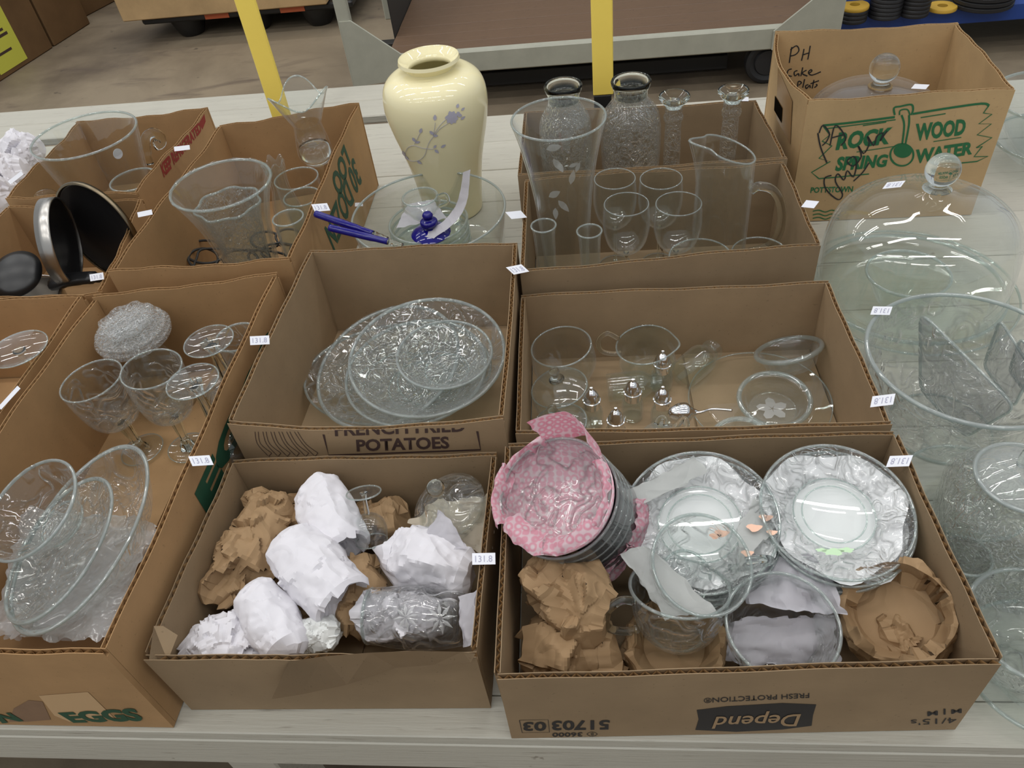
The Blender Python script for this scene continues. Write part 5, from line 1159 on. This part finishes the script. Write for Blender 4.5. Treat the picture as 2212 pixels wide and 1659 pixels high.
# ------------------------------------------------------------------ trifle bowl with oddments
t = at(925, 457, 0.135); b = Vector((t.x, t.y, T + 0.0005)); R = size(168, t)
dish('wide clear straight sided bowl in front of the cream vase', b, t, R, [(0.62, 0), (0.68, 0.03), (0.90, 0.2), (0.96, 0.6), (1.0, 1.0)], 'glass', 0.003, 0.006, rim=0.0026, rimmat='rim_big', name='trifle_bowl')
bx = t.x; by = t.y
c0 = at(925, 478, 0.095); r0 = size(86, c0); g0 = Vector((c0.x, c0.y, T + 0.009))
for i in range(4):
    bb = g0 + Vector((0, 0, 0.018 * i)); dish('%s pale blue ribbed bowl nested inside the wide clear bowl' % ('lowest', 'second lowest', 'second highest', 'highest')[i], bb, bb + Vector((0, 0, 0.032)), r0, [(0.6, 0), (0.7, 0.08), (0.93, 0.45), (0.97, 0.8), (1.0, 1.0)], 'glass_green', 0.003, 0.004, rim=0.0028, name='ribbed_bowl', group='pale ribbed bowls inside the wide bowl')
ct_ = at(907, 425, 0.155); e = empty('small_glass_cup', ct_ - Vector((0, 0, 0.05)), 'small clear cup with a loop handle on top of the nested bowls', 'cup'); rr = size(39, ct_)
revolve(shell([(rr * 0.5, 0), (rr * 0.8, 0.012), (rr * 1.1, 0.032), (rr, 0.05)], 0.0025, 0.004), ct_ - Vector((0, 0, 0.05)), ct_, 'glass', e, 'body', 44)
bm = bmesh.new(); torus(bm, Matrix.Translation(ct_), rr - 0.001, 0.0022, 44, 8); obj('rim', bm, M['rim'], e)
handle(e, [aty(943, 425, ct_.y), aty(962, 420, ct_.y), aty(968, 436, ct_.y), aty(948, 446, ct_.y)], 0.004)
kc = at(926, 478, 0.125); e = empty('cobalt_cover', kc - Vector((0, 0, 0.03)), 'cobalt blue glass lid with a stepped knob inside the bowls', 'lid'); rk = size(19, kc)
revolve([(0, 0), (rk * 2.2, 0.0), (rk * 2.3, 0.003), (rk * 1.9, 0.010), (rk * 0.6, 0.017), (0, 0.018)], kc - Vector((0, 0, 0.032)), kc, 'cobalt', e, 'plate', 40)
revolve([(0, 0.0175), (rk * 0.8, 0.0175)] + sm([(rk * 0.7, 0.019), (rk * 1.0, 0.026), (rk * 0.95, 0.034), (rk * 0.5, 0.038), (rk * 0.55, 0.043), (rk * 0.62, 0.047), (rk * 0.4, 0.053), (0, 0.054)], 4), kc - Vector((0, 0, 0.032)), kc, 'cobalt', e, 'knob', 36)
P = [at(936, 515, 0.105), at(905, 508, 0.105), at(1000, 372, 0.205), at(1016, 366, 0.205)]
def arc(u, v): return Vector((0.02 * math.sin(v * math.pi), 0.0, -0.02 * math.sin(v * math.pi)))
sheet('white foam sheet standing curved between the nested bowls', P, 'white_paper', 121, 0.001, 10, thick=0.006, ragged=0.001, curl=arc, name='foam_sheet', cat='foam')
P = [at(855, 492, 0.09), at(880, 440, 0.10), at(935, 430, 0.105), at(965, 470, 0.10)]
sheet('white foam sheet lying flat inside the nested bowls', P, 'white_paper', 122, 0.003, 14, ragged=0.002, name='foam_sheet', cat='foam')
for i, (a, c_, lab) in enumerate((((682, 462, 0.226), (806, 505, 0.205), 'cobalt blue glass handle lying on top of its twin'), ((712, 492, 0.222), (838, 522, 0.205), 'cobalt blue glass handle with a clear tip, the lower of two'))):
    p0 = at(*a); p1 = at(*c_); e = empty('cobalt_server', p0, lab, 'serving tool', 'cobalt handled serving tools')
    handle(e, [p0, p0.lerp(p1, 0.5), p1], [size(8, p0), size(8, p0), size(7, p0)], 'cobalt', 'handle', 8, 12)
    d = (p1 - p0); handle(e, [p1 + d * 0.005, p1 + d * 0.12, p1 + d * 0.25], [0.006, 0.005, 0.004], 'solid', 'clear_tip', 4, 10)
# ------------------------------------------------------------------ dome in the tall carton (H) and on the table
def cake_dome(lab, kx, ky, kr, y, dome_px, hb, top_h, mat, seedlab=None, prof=None):
    kc = aty(kx, ky, y); rk = size(kr, kc); b = Vector((kc.x, kc.y, T + hb)); R = size(dome_px, Vector((kc.x, kc.y, kc.z - 0.09)))
    H = kc.z - rk * 1.25 - b.z; t = b + Vector((0, 0, H))
    e = empty('cake_dome', b, lab, 'cake dome', 'clear cake domes with ball knobs')
    out = [(R * r, H * z) for r, z in (prof or ((1.0, 0), (0.995, 0.3), (0.97, 0.58), (0.86, 0.80), (0.62, 0.93), (0.34, 0.975), (0.15, 0.99), (0.11, 1.0)))]
    o = sm(out, 6); inn = [(max(r - 0.004, 0.001), max(z - 0.004, 0)) for r, z in o]
    revolve(o + [(0, H)] + [(0, H - 0.004)] + inn[::-1] + [o[0]], b, t, mat, e, 'dome', 80)
    bm = bmesh.new(); torus(bm, Matrix.Translation(b + Vector((0, 0, 0.004))), R, 0.0038, 80, 8); obj('rim', bm, M['rim'], e)
    bm = bmesh.new(); n = 20
    lathe(bm, [(0, -rk * 1.25), (rk * 0.85, -rk * 1.25), (rk * 0.5, -rk * 1.0), (rk * 0.52, -rk * 0.85)] + [(rk * math.sin(math.pi * i / n), -rk * math.cos(math.pi * i / n)) for i in range(4, n)] + [(0, rk)], Matrix.Translation(kc), 40); obj('knob', bm, M['solid'], e)
    return e
M['dome_grey'] = thin_glass('grey_dome_glass', (0.90, 0.90, 0.91), None, 0.05)  # even grey tint with a little white scatter
cake_dome('clear cake dome with a ball knob inside the tall carton', 1911, 147, 31, 1.690, 150, 0.012, 0, 'dome_grey')
DP = ((1.0, 0), (0.99, 0.25), (0.965, 0.5), (0.88, 0.70), (0.66, 0.84), (0.40, 0.915), (0.20, 0.96), (0.12, 1.0))
cake_dome('big clear cake dome with a ball knob standing on the table', 2037, 367, 36, 1.235, 206, 0.030, 0, 'glass', prof=DP)
kc = aty(2037, 367, 1.235); cp = Vector((kc.x, kc.y, T)); R = size(218, Vector((kc.x, kc.y, T + 0.02)))
dish('wide greenish glass cake plate under the big dome', cp + Vector((0, 0, 0.0005)), cp + Vector((0, 0, 0.028)), R, [(0.6, 0), (0.64, 0.2), (0.9, 0.6), (1.0, 1.0)], 'glass_green', 0.004, 0.006, rim=0.0022, name='cake_plate', cat='plate')
t = at(1962, 590, 0.09); b = Vector((t.x, t.y, T + 0.012)); dish('clear bowl standing on the cake plate under the big dome', b, t, size(86, t), BW, 'glass_green', 0.003, 0.006, rim=0.003, name='glass_bowl')
# big flower bowl with plates standing in it
t = at(2100, 768, 0.160); b = Vector((t.x - 0.004, t.y, T + 0.0008)); R = size(216, t)
dish('very large flower punch bowl at the edge of the table', b, t, R, [(0.45, 0), (0.52, 0.03), (0.78, 0.3), (0.95, 0.7), (1.0, 1.0)], 'glass_petal', 0.004, 0.008, rim=0.0036, rimmat='rim_big', ring=True, name='punch_bowl')
M['plate_grey'] = thin_glass('standing_plate_glass', (0.84, 0.85, 0.86), 'petal', 0.16)
g = 'flower plates standing in the punch bowl'
for q4, lab in (([(1988, 672, 0.170), (2196, 880, 0.125), (2085, 945, 0.030), (1988, 840, 0.040)], 'large square cut flower plate leaning inside the punch bowl'),
                ([(2160, 690, 0.150), (2230, 800, 0.12), (2190, 880, 0.06), (2125, 790, 0.07)], 'narrow flower plate standing behind the large square one'),
                ([(2205, 730, 0.150), (2290, 820, 0.12), (2250, 890, 0.06), (2180, 800, 0.07)], 'narrow flower plate standing farthest over in the punch bowl')):
    P = [at(*x) for x in q4]; nn = (P[1] - P[0]).cross(P[3] - P[0]).normalized(); bm = bmesh.new(); rg = []
    c0 = sum(P, Vector()) / 4
    for p0, p1, p2 in ((P[3], P[0], P[1]), (P[0], P[1], P[2]), (P[1], P[2], P[3]), (P[2], P[3], P[0])):
        for f in (0.0, 0.3, 0.5, 0.7, 1.0):
            a_ = p1 + (p0 - p1) * 0.14; b_ = p1 + (p2 - p1) * 0.14; rg.append(a_ * (1 - f) ** 2 + p1 * 2 * f * (1 - f) + b_ * f * f)
    A = [bm.verts.new(p) for p in rg]; I1 = [bm.verts.new(c0 + (p - c0) * 0.62 - nn * 0.008) for p in rg]; I2 = [bm.verts.new(v.co - nn * 0.004) for v in I1]; A2 = [bm.verts.new(p - nn * 0.004) for p in rg]
    m_ = len(rg); bm.faces.new(I1); bm.faces.new(I2[::-1])
    for R1, R2 in ((A, I1), (A2, A), (I2, A2)):
        for i in range(m_): bm.faces.new((R1[i], R1[(i + 1) % m_], R2[(i + 1) % m_], R2[i]))
    e = empty('standing_plate', c0 - Vector((0, 0, 0.05)), lab, 'plate', g)
    obj('body', bm, M['plate_grey'], e, True, 40)
    bm = bmesh.new(); tube(bm, rg + [rg[0]], 0.0024, 6, False); obj('rim', bm, M['rim'], e)
M['lid_glass'] = thin_glass('frosty_lid_glass', (0.92, 0.94, 0.935), 'wavy', 0.22)
# square biscuit jar with lid
t = at(2212, 1035, 0.190); b = Vector((t.x + 0.005, t.y, T + 0.0008)); H = (t - b).length; Rj = size(146, t)
e = empty('biscuit_jar', b, 'square flower pressed biscuit jar with a round glass lid', 'jar')
sqr = lambda a, r, z, i: ((r * (1 - (1 - min(1, 0.86 / max(abs(math.cos(a + 0.3)), abs(math.sin(a + 0.3))) * 0.98)) * (0 if z > H * 0.93 else 1)) * (1.12 if z < H * 0.9 else 1.0)), z)
revolve(shell([(0.82 * Rj, 0), (0.90 * Rj, 0.01), (0.94 * Rj, 0.5 * H), (0.92 * Rj, 0.80 * H), (0.62 * Rj, 0.95 * H), (0.60 * Rj, H)], 0.004, 0.01), b, t, 'glass_crackle', e, 'body', 72, sqr)
ld = revolve([(0, 0.030), (0.25 * Rj, 0.028), (0.48 * Rj, 0.018), (0.62 * Rj, 0.008), (0.66 * Rj, 0.003), (0.64 * Rj, 0.0005), (0.60 * Rj, 0.002), (0.47 * Rj, 0.014), (0.25 * Rj, 0.024), (0, 0.026)], t, t + Vector((0, 0, 0.03)), 'lid_glass', e, 'lid', 64)
bm = bmesh.new(); torus(bm, Matrix.Translation(t + Vector((0, 0, 0.003))), 0.66 * Rj, 0.0028, 64, 8); obj('lid_edge', bm, M['rim_big'], ld)
bm = bmesh.new(); tube(bm, catmull([t + Vector((-0.012, 0, 0.028)), t + Vector((-0.012, 0, 0.050)), t + Vector((0.0, 0, 0.060)), t + Vector((0.012, 0, 0.050)), t + Vector((0.012, 0, 0.028))], 5), 0.006, 12); obj('knob', bm, M['solid'], ld)
# bowls and plates beyond the front box at the edge
g = 'clear dishes at the table edge'
t = at(2245, 1350, 0.110); b = Vector((t.x, t.y, T + 0.001)); dish('clear footed bowl at the photo edge next to the wide front box', b, t, size(142, t), [(0.40, 0), (0.36, 0.08), (0.42, 0.16), (0.75, 0.42), (0.95, 0.8), (1.0, 1.0)], 'glass_petal', 0.003, 0.006, rim=0.003, name='footed_bowl', group=g)
t = at(2250, 1440, 0.030); b = Vector((t.x, t.y, T + 0.001)); dish('clear plate under the footed bowl at the photo edge', b, t, size(160, t), PLT, 'glass_wavy', 0.003, 0.005, rim=0.0026, name='glass_plate', cat='plate', group=g)
t = at(2085, 1060, 0.060); b = Vector((t.x, t.y, T + 0.001)); dish('clear plate lying behind the biscuit jar', b, t, size(130, t), PLT, 'glass_wavy', 0.003, 0.005, rim=0.0026, name='glass_plate', cat='plate', group=g)
t = at(2088, 1200, 0.10); b = Vector((t.x, t.y, T + 0.001)); dish('clear tumbler squeezed between the biscuit jar and the front box', b, t, size(52, t), [(0.7, 0), (0.8, 0.04), (0.95, 0.5), (1, 1)], 'glass_petal', 0.003, 0.008, rim=0.002, name='glass_tumbler', cat='tumbler', group=g)
t = at(2300, 210, 0.13); b = Vector((t.x, t.y, T + 0.001)); dish('big clear bowl behind the tall carton at the photo edge', b, t, size(140, t), BW, 'glass_thick', 0.004, 0.008, rim=0.0035, name='glass_bowl')
t = at(2275, 300, 0.06); b = Vector((t.x, t.y, T + 0.001)); dish('low clear bowl in front of the big one at the photo edge', b, t, size(118, t), BW, 'glass_thick', 0.004, 0.008, rim=0.0035, name='glass_bowl')
# ------------------------------------------------------------------ printing and handwriting on the boxes
def face(B, side):
    p, q = {'front': (B.FL, B.FR), 'right': (B.FR, B.BR), 'left': (B.BL, B.FL), 'back': (B.BR, B.BL)}[side]
    d = q - p; n = Vector((d.y, -d.x, 0)).normalized(); return Vector((p.x, p.y, T)), n
fa = face(BA, 'front'); ea = BA.front
patch([(1505, 1533), (1570, 1525), (1690, 1518), (1763, 1521), (1756, 1544), (1753, 1567), (1690, 1575), (1590, 1580), (1502, 1576), (1509, 1553)], fa, 'ink_black', ea, 'printed_banner')
def up180(x0, x1, yt0, yt1, yb0, yb1):
    """words printed upside down: photo box left x0 (top yt0, bottom yb0) .. right x1 (yt1, yb1)"""
    return [(x1, yb1), (x0, yb0), (x0, yt0), (x1, yt1)]
lettering('Depend', up180(1537, 1730, 1538, 1532, 1572, 1566), fa, 'card_print', ea, 0.012, 0.25, lift=0.0012)
lettering('FRESH PROTECTION®', up180(1520, 1748, 1507, 1496, 1518, 1507), fa, 'ink_black', ea, 0.008)
lettering('51703', up180(1192, 1317, 1556, 1554, 1577, 1575), fa, 'ink_black', ea, 0.03)
lettering('03', up180(1130, 1180, 1559, 1558, 1578, 1578), fa, 'ink_black', ea, 0.03)
stroke([(1122, 1555), (1184, 1554), (1187, 1581), (1128, 1582), (1122, 1555)], 1.6, fa, 'ink_black', ea, smooth=0)
lettering('36000', up180(1193, 1258, 1582, 1581, 1591, 1590), fa, 'ink_black', ea, 0.02)
stroke([(1290, 1585), (1279, 1580), (1268, 1585), (1279, 1590)], 1.6, fa, 'ink_black', ea, closed=True); lettering('B', up180(1276, 1282, 1582, 1582, 1588, 1588), fa, 'ink_black', ea, 0.0)
lettering('M | M', up180(2003, 2077, 1533, 1527, 1546, 1539), fa, 'ink_black', ea, 0.03)
lettering("4/15's", up180(1967, 2066, 1554, 1549, 1566, 1561), fa, 'ink_black', ea, 0.0)
fd = face(BD, 'front'); ed = BD.front
lettering('FRENCH FRIED', [(722, 914), (1004, 906), (1005, 932), (724, 942)], fd, 'ink_brown', ed, 0.025, zmax=T + 0.1825)
lettering('POTATOES', [(769, 949), (969, 942), (971, 968), (771, 975)], fd, 'ink_brown', ed, 0.03)
stroke([(699, 938), (710, 983), (1038, 971), (1031, 931)], 5, fd, 'ink_brown', ed, smooth=0)
for i in range(6):
    x = 551 + i * 17; y = 932; k = 10 + i * 5
    stroke([(x, y), (x + k * 0.5, y + 26), (x + 26 + i * 3, y + 50)], 1.4, fd, 'ink_brown', ed, 'printed_fry')
    stroke([(x + 7, y), (x + 7 + k * 0.5, y + 26), (x + 36 + i * 3, y + 46)], 1.4, fd, 'ink_brown', ed, 'printed_fry')
    stroke([(x + 26 + i * 3, y + 50), (x + 30 + i * 3, y + 53), (x + 36 + i * 3, y + 46)], 1.4, fd, 'ink_brown', ed, 'printed_fry', smooth=0)
fc = face(BC, 'front'); ec = BC.front
M['tape'] = plain('clear_tape', srgb(196, 162, 120), 0.3)
M['torn'] = plain('torn_card', srgb(132, 104, 80), 0.85, var=0.2, vscale=30)
patch([(84, 1502), (190, 1494), (250, 1553), (150, 1558), (118, 1545)], fc, 'tape', ec, 'paper_patch')
patch([(30, 1530), (62, 1512), (92, 1515), (110, 1554), (60, 1558), (20, 1558)], fc, 'torn', ec, 'torn_patch')
lettering('EGGS', [(124, 1538), (292, 1528), (313, 1556), (160, 1560)], fc, 'ink_dkgreen', ec, 0.05, lift=0.0011)
lettering('N', [(-14, 1540), (22, 1538), (52, 1556), (6, 1561)], fc, 'ink_dkgreen', ec, 0.05, lift=0.0011)
fcr = face(BC, 'right'); tl = on_plane(419, 1066, *fcr); bl_ = on_plane(446, 1114, *fcr); hgt = tl.z - bl_.z
def side_words(body, face_, par, start_y, z0, z1, width, mat, bold=0.05, flip=False):
    me = text_mesh(body, bold); p0, n = face_
    xs = [v.co.x for v in me.vertices]; yy = [v.co.y for v in me.vertices]; x0, x1, y0, y1 = min(xs), max(xs), min(yy), max(yy)
    u = Vector((-n.y, n.x, 0)); st = p0 + u * ((start_y - p0.y) / u.y); W = []
    for v in me.vertices:
        a = (v.co.x - x0) / (x1 - x0); c = (v.co.y - y0) / (y1 - y0)
        if flip: a, c = 1 - a, 1 - c
        q = st + u * (a * width) + n * 0.0008; q.z = T + z0 + (z1 - z0) * c; W.append(q)
    o_ = W[0].copy()
    for v, q in zip(me.vertices, W): v.co = q - o_
    me.update(); o = link('lettering', me, M[mat], par); o.location = o_; return o
side_words('EGGS', fcr, BC.right, tl.y, bl_.z - T, tl.z - T, 0.36, 'ink_dkgreen', 0.06)
fi = face(BI, 'right'); ei = BI.right
lettering('30 DOZEN', [(782, 392), (722, 545), (700, 492), (762, 338)], fi, 'ink_dkgreen', ei, 0.03)
lettering('LOO', [(757, 352), (735, 430), (714, 388), (742, 310)], fi, 'ink_dkgreen', ei, 0.04)
fj = face(BJ, 'right'); ej = BJ.right
lettering('KEEP REFRIGERATED', [(345, 356), (430, 262), (436, 282), (354, 384)], fj, 'ink_red', ej, 0.05)
patch([(430, 265), (441, 246), (444, 262), (437, 280)], fj, 'ink_red', ej, 'printed_arrow')
# tall carton
fh = face(BH, 'front'); eh = BH.front
def hz(x, y): return (1472 + x / 2.962, y / 2.962)
def hq(*p): return [hz(*q) for q in p]
def hs(pts, w=3.5, mat='ink_green', closed=False, smooth=4, name='printed_line', lift=0.0007): return stroke(hq(*pts), w, fh, mat, eh, name, lift, closed, smooth)
lettering('ROCK', hq((990, 848), (1350, 812), (1335, 920), (985, 962)), fh, 'ink_green', eh, 0.045, 0.2)
lettering('WOOD', hq((1500, 790), (1820, 758), (1815, 862), (1510, 902)), fh, 'ink_green', eh, 0.045, 0.2)
lettering('SPRING', hq((990, 1003), (1325, 985), (1320, 1066), (982, 1096)), fh, 'ink_green', eh, 0.045, 0.2)
lettering('WATER', hq((1500, 957), (1855, 905), (1858, 986), (1508, 1046)), fh, 'ink_green', eh, 0.045, 0.2)
lettering('POTTSTOWN', hq((826, 1198), (1100, 1190), (1098, 1228), (824, 1234)), fh, 'ink_green', eh, 0.03, 0.1)
hs([(905, 802), (1100, 782), (1365, 748)], 5); hs([(930, 822), (1100, 800), (1370, 765)], 2.5); hs([(1480, 728), (1700, 692), (1920, 662), (1968, 676)], 5)
hs([(1966, 676), (1932, 722), (1986, 730), (1902, 792), (1982, 792), (1892, 862), (1986, 880), (1886, 945), (1925, 935), (1872, 1002), (1962, 1000), (1890, 1032), (1790, 1042)], 3, smooth=0)
hs([(905, 802), (950, 862), (900, 902), (962, 932), (880, 1012), (952, 1032), (832, 1102), (880, 1142), (1000, 1132), (1200, 1112)], 3, smooth=0)
hs([(1160, 803), (1310, 780)], 2.5); hs([(1530, 752), (1690, 726)], 2.5); hs([(1120, 972), (1365, 935)], 2); hs([(1612, 905), (1790, 878)], 2)
hs([(1365, 735), (1360, 690), (1400, 680), (1470, 668), (1482, 700), (1470, 735)], 4); hs([(1395, 735), (1400, 705), (1445, 700), (1462, 735)], 3)
hs([(1408, 735), (1425, 800), (1412, 925)], 4); hs([(1456, 735), (1455, 800), (1432, 925)], 4)
hs([(1410 + 74 * math.cos(a), 990 + 70 * math.sin(a)) for a in [i * math.pi / 8 for i in range(16)]], 4, closed=True)
patch(hq(*[(1415 + 58 * math.cos(a), 965 + 44 * math.sin(a)) for a in [i * math.pi / 10 for i in range(20)]]), fh, 'ink_green', eh, 'printed_dipper', 0.0009)
for y in (1350, 1374, 1396): hs([(840, y), (880, y - 6), (920, y + 6), (960, y - 6), (1010, y + 4)], 2.5)
# marker scrawl on the front
for pts in (((930, 1040), (890, 940), (872, 850)), ((880, 850), (905, 800), (945, 850), (930, 900), (900, 930)), ((950, 930), (985, 800), (1050, 880), (1020, 930)), ((962, 880), (1035, 860)),
            ((960, 1120), (915, 1140), (925, 1210), (1000, 1275), (1030, 1240), (985, 1160), (1000, 1110), (1040, 1150), (1060, 1090), (1100, 1130), (1120, 1040), (1100, 1000), (1060, 1030), (1100, 1060), (1150, 1000), (1130, 930), (1165, 980), (1200, 920), (1190, 870), (1230, 930), (1250, 870), (1290, 850), (1270, 900), (1315, 835)),
            ((1100, 1158), (1160, 1100), (1200, 1040))): hs(pts, 3, 'ink_black', name='marker_scrawl', lift=0.0012)
# marker words inside the back wall
pb, nb = face(BH, 'back'); fb = (pb - nb * TH, -nb)
for pts in (((690, 402), (697, 350), (706, 300)), ((697, 318), (735, 292), (752, 320), (730, 348), (696, 358)), ((768, 388), (778, 345), (784, 312)), ((808, 380), (816, 340), (824, 292)), ((772, 352), (820, 336)),
            ((706, 440), (684, 448), (676, 478), (706, 488)), ((742, 450), (722, 460), (726, 484), (748, 470), (752, 486)), ((764, 486), (776, 430)), ((800, 448), (772, 468), (806, 486)), ((812, 468), (834, 455), (828, 445), (812, 462), (834, 480), (892, 458)),
            ((742, 560), (748, 520), (768, 528), (750, 545)), ((776, 560), (788, 505)), ((812, 540), (794, 548), (800, 566), (820, 545), (824, 562)), ((836, 565), (848, 510)), ((825, 535), (880, 515)), ((850, 560), (868, 545), (860, 538))):
    stroke(hq(*pts), 2.6, fb, 'ink_black', BH.back, 'marker_word', 0.0008)
flf = face(BH, 'left')
M['brown_tape'] = plain('brown_packing_tape', srgb(150, 114, 70), 0.35, var=0.15, vscale=40)
M['hole_shade'] = plain('painted_hole_shade', (0.01, 0.008, 0.006, 1), 1.0, spec=0.0)
def bowed_patch(quad, mat, name, lift, n=8, bow=0.026):
    """patch that follows the outward bow of the carton's side wall"""
    p0, nn = flf; a, b = BH.FL, BH.BL; L = (b - a).length; u = Vector((b.x - a.x, b.y - a.y, 0)) / L; G = []; bm = bmesh.new()
    q = [Vector(x) for x in quad]
    for i in range(n + 1):
        row = []
        for j in range(n + 1):
            x, y = i / n, j / n; px = (q[0] * (1 - x) + q[1] * x) * (1 - y) + (q[3] * (1 - x) + q[2] * x) * y; off = 0.0
            for _ in range(6):
                w_ = on_plane(px.x, px.y, p0 + nn * off, nn); sp_ = min(1, max(0, (w_ - Vector((a.x, a.y, 0))).dot(u) / L)); off = bow * math.sin(math.pi * sp_) * min(1, max(0, (w_.z - T) / 0.278)) + lift
            row.append(bm.verts.new(w_))
        G.append(row)
    for i in range(n):
        for j in range(n): bm.faces.new((G[i][j], G[i + 1][j], G[i + 1][j + 1], G[i][j + 1]))
    return obj(name, bm, M[mat], BH.left, smooth=True)
bowed_patch([(1680, 146), (1711, 218), (1707, 312), (1677, 256)], 'brown_tape', 'packing_tape', 0.0010)
bowed_patch([(1674, 206), (1690, 234), (1688, 266), (1672, 238)], 'hole_shade', 'hand_hole_shade', 0.0018)  # no opening cut; flat black patch paints the shade inside it
# ------------------------------------------------------------------ price tags
def tag(px, py, h, wd, ht, ang, lab, flip=False, words=True, skew=0.0, upf=0.6):
    p = at(px, py, h); n = ((CAM - p).normalized() + Vector((0, 0, upf))).normalized()
    ca, sa = math.cos(ang), math.sin(ang)
    def q(u, v): return (px + u * wd / 2 * ca - v * ht / 2 * sa + skew * v, py + u * wd / 2 * sa + v * ht / 2 * ca)
    bm = bmesh.new(); W = [on_plane(*q(u, v), p, n) for u, v in ((-1, -1), (1, -1), (1, 1), (-1, 1))]
    A = [bm.verts.new(x) for x in W]; B = [bm.verts.new(x - n * 0.0004) for x in W]; bm.faces.new(A); bm.faces.new(B[::-1])
    for i in range(4): bm.faces.new((A[i], A[(i + 1) % 4], B[(i + 1) % 4], B[i]))
    o = one('price_tag', lab, 'price tag', bm, 'white_tag', 'small white price tags', False)
    if words:
        k = 0.74
        quad = [q(-k, -0.55), q(k, -0.55), q(k, 0.55), q(-k, 0.55)]
        if flip: quad = [quad[2], quad[3], quad[0], quad[1]]
        lettering('131.8', quad, (p, n), 'tag_ink', o, 0.0, lift=0.0003)
    return o
L_ = 'white price tag '
tag(1045, 1207, 0.158, 50, 25, -0.02, L_ + 'on the side rim of the tissue roll box')
tag(434, 995, 0.212, 46, 21, -0.06, L_ + 'on the EGGS box rim beside the goblet foot', skew=4)
tag(561, 735, 0.214, 42, 19, -0.05, L_ + 'on the EGGS box rim near its back corner')
tag(1943, 996, 0.172, 50, 24, -0.04, L_ + 'on the side rim of the wide front box', True, skew=-5)
tag(1907, 865, 0.165, 50, 24, -0.12, L_ + 'on the side rim of the salt shaker box', True, skew=-4)
tag(1904, 671, 0.175, 42, 18, 0.02, L_ + 'on the rim of the very large punch bowl', True, skew=-3)
tag(1118, 582, 0.212, 34, 16, -0.2, L_ + 'on the potatoes box corner beside the shaker box', skew=7)
tag(1115, 464, 0.205, 34, 15, -0.1, L_ + 'on the goblet box corner beside the wide clear bowl', words=False, skew=6)
tag(1750, 441, 0.205, 28, 15, 0.1, L_ + 'on the goblet box side rim near the pitcher', words=False, skew=-5)
p = aty(1931, 399, 1.13); tag(1931, 399, p.z - T, 40, 14, -0.1, L_ + 'stuck on top of the big cake dome', True, skew=-6)
p = aty(1988, 187, 1.60); tag(1988, 187, p.z - T, 32, 10, 0.05, L_ + 'stuck on the dome inside the tall carton', words=False, skew=-4)
tag(1608, 214, 0.198, 18, 9, 0.0, L_ + 'on the back rim behind the far candlestick', words=False)
p = on_plane(769, 442, *fi); tag(769, 442, p.z - T + 0.004, 30, 8, -0.05, L_ + 'on the outer side of the 30 DOZEN box', words=False)
tag(693, 448, 0.228, 34, 16, -0.08, L_ + 'on the 30 DOZEN box rim above the blue handles', skew=3)
tag(393, 320, 0.200, 34, 10, -0.12, L_ + 'on the rim above the red printed words', words=False)
tag(313, 461, 0.228, 32, 11, -0.2, L_ + 'on the rim between the pot lids and the flared vase', words=False)
tag(209, 598, 0.190, 30, 15, -0.15, L_ + 'beside the black saucepan handle')
tag(34, 384, 0.200, 36, 9, -0.65, L_ + 'on the rim beside the white wrapped pieces', words=False)
tag(20, 859, 0.212, 62, 9, -0.83, L_ + 'slipped edge-on between the EGGS box and the edge box', words=False)
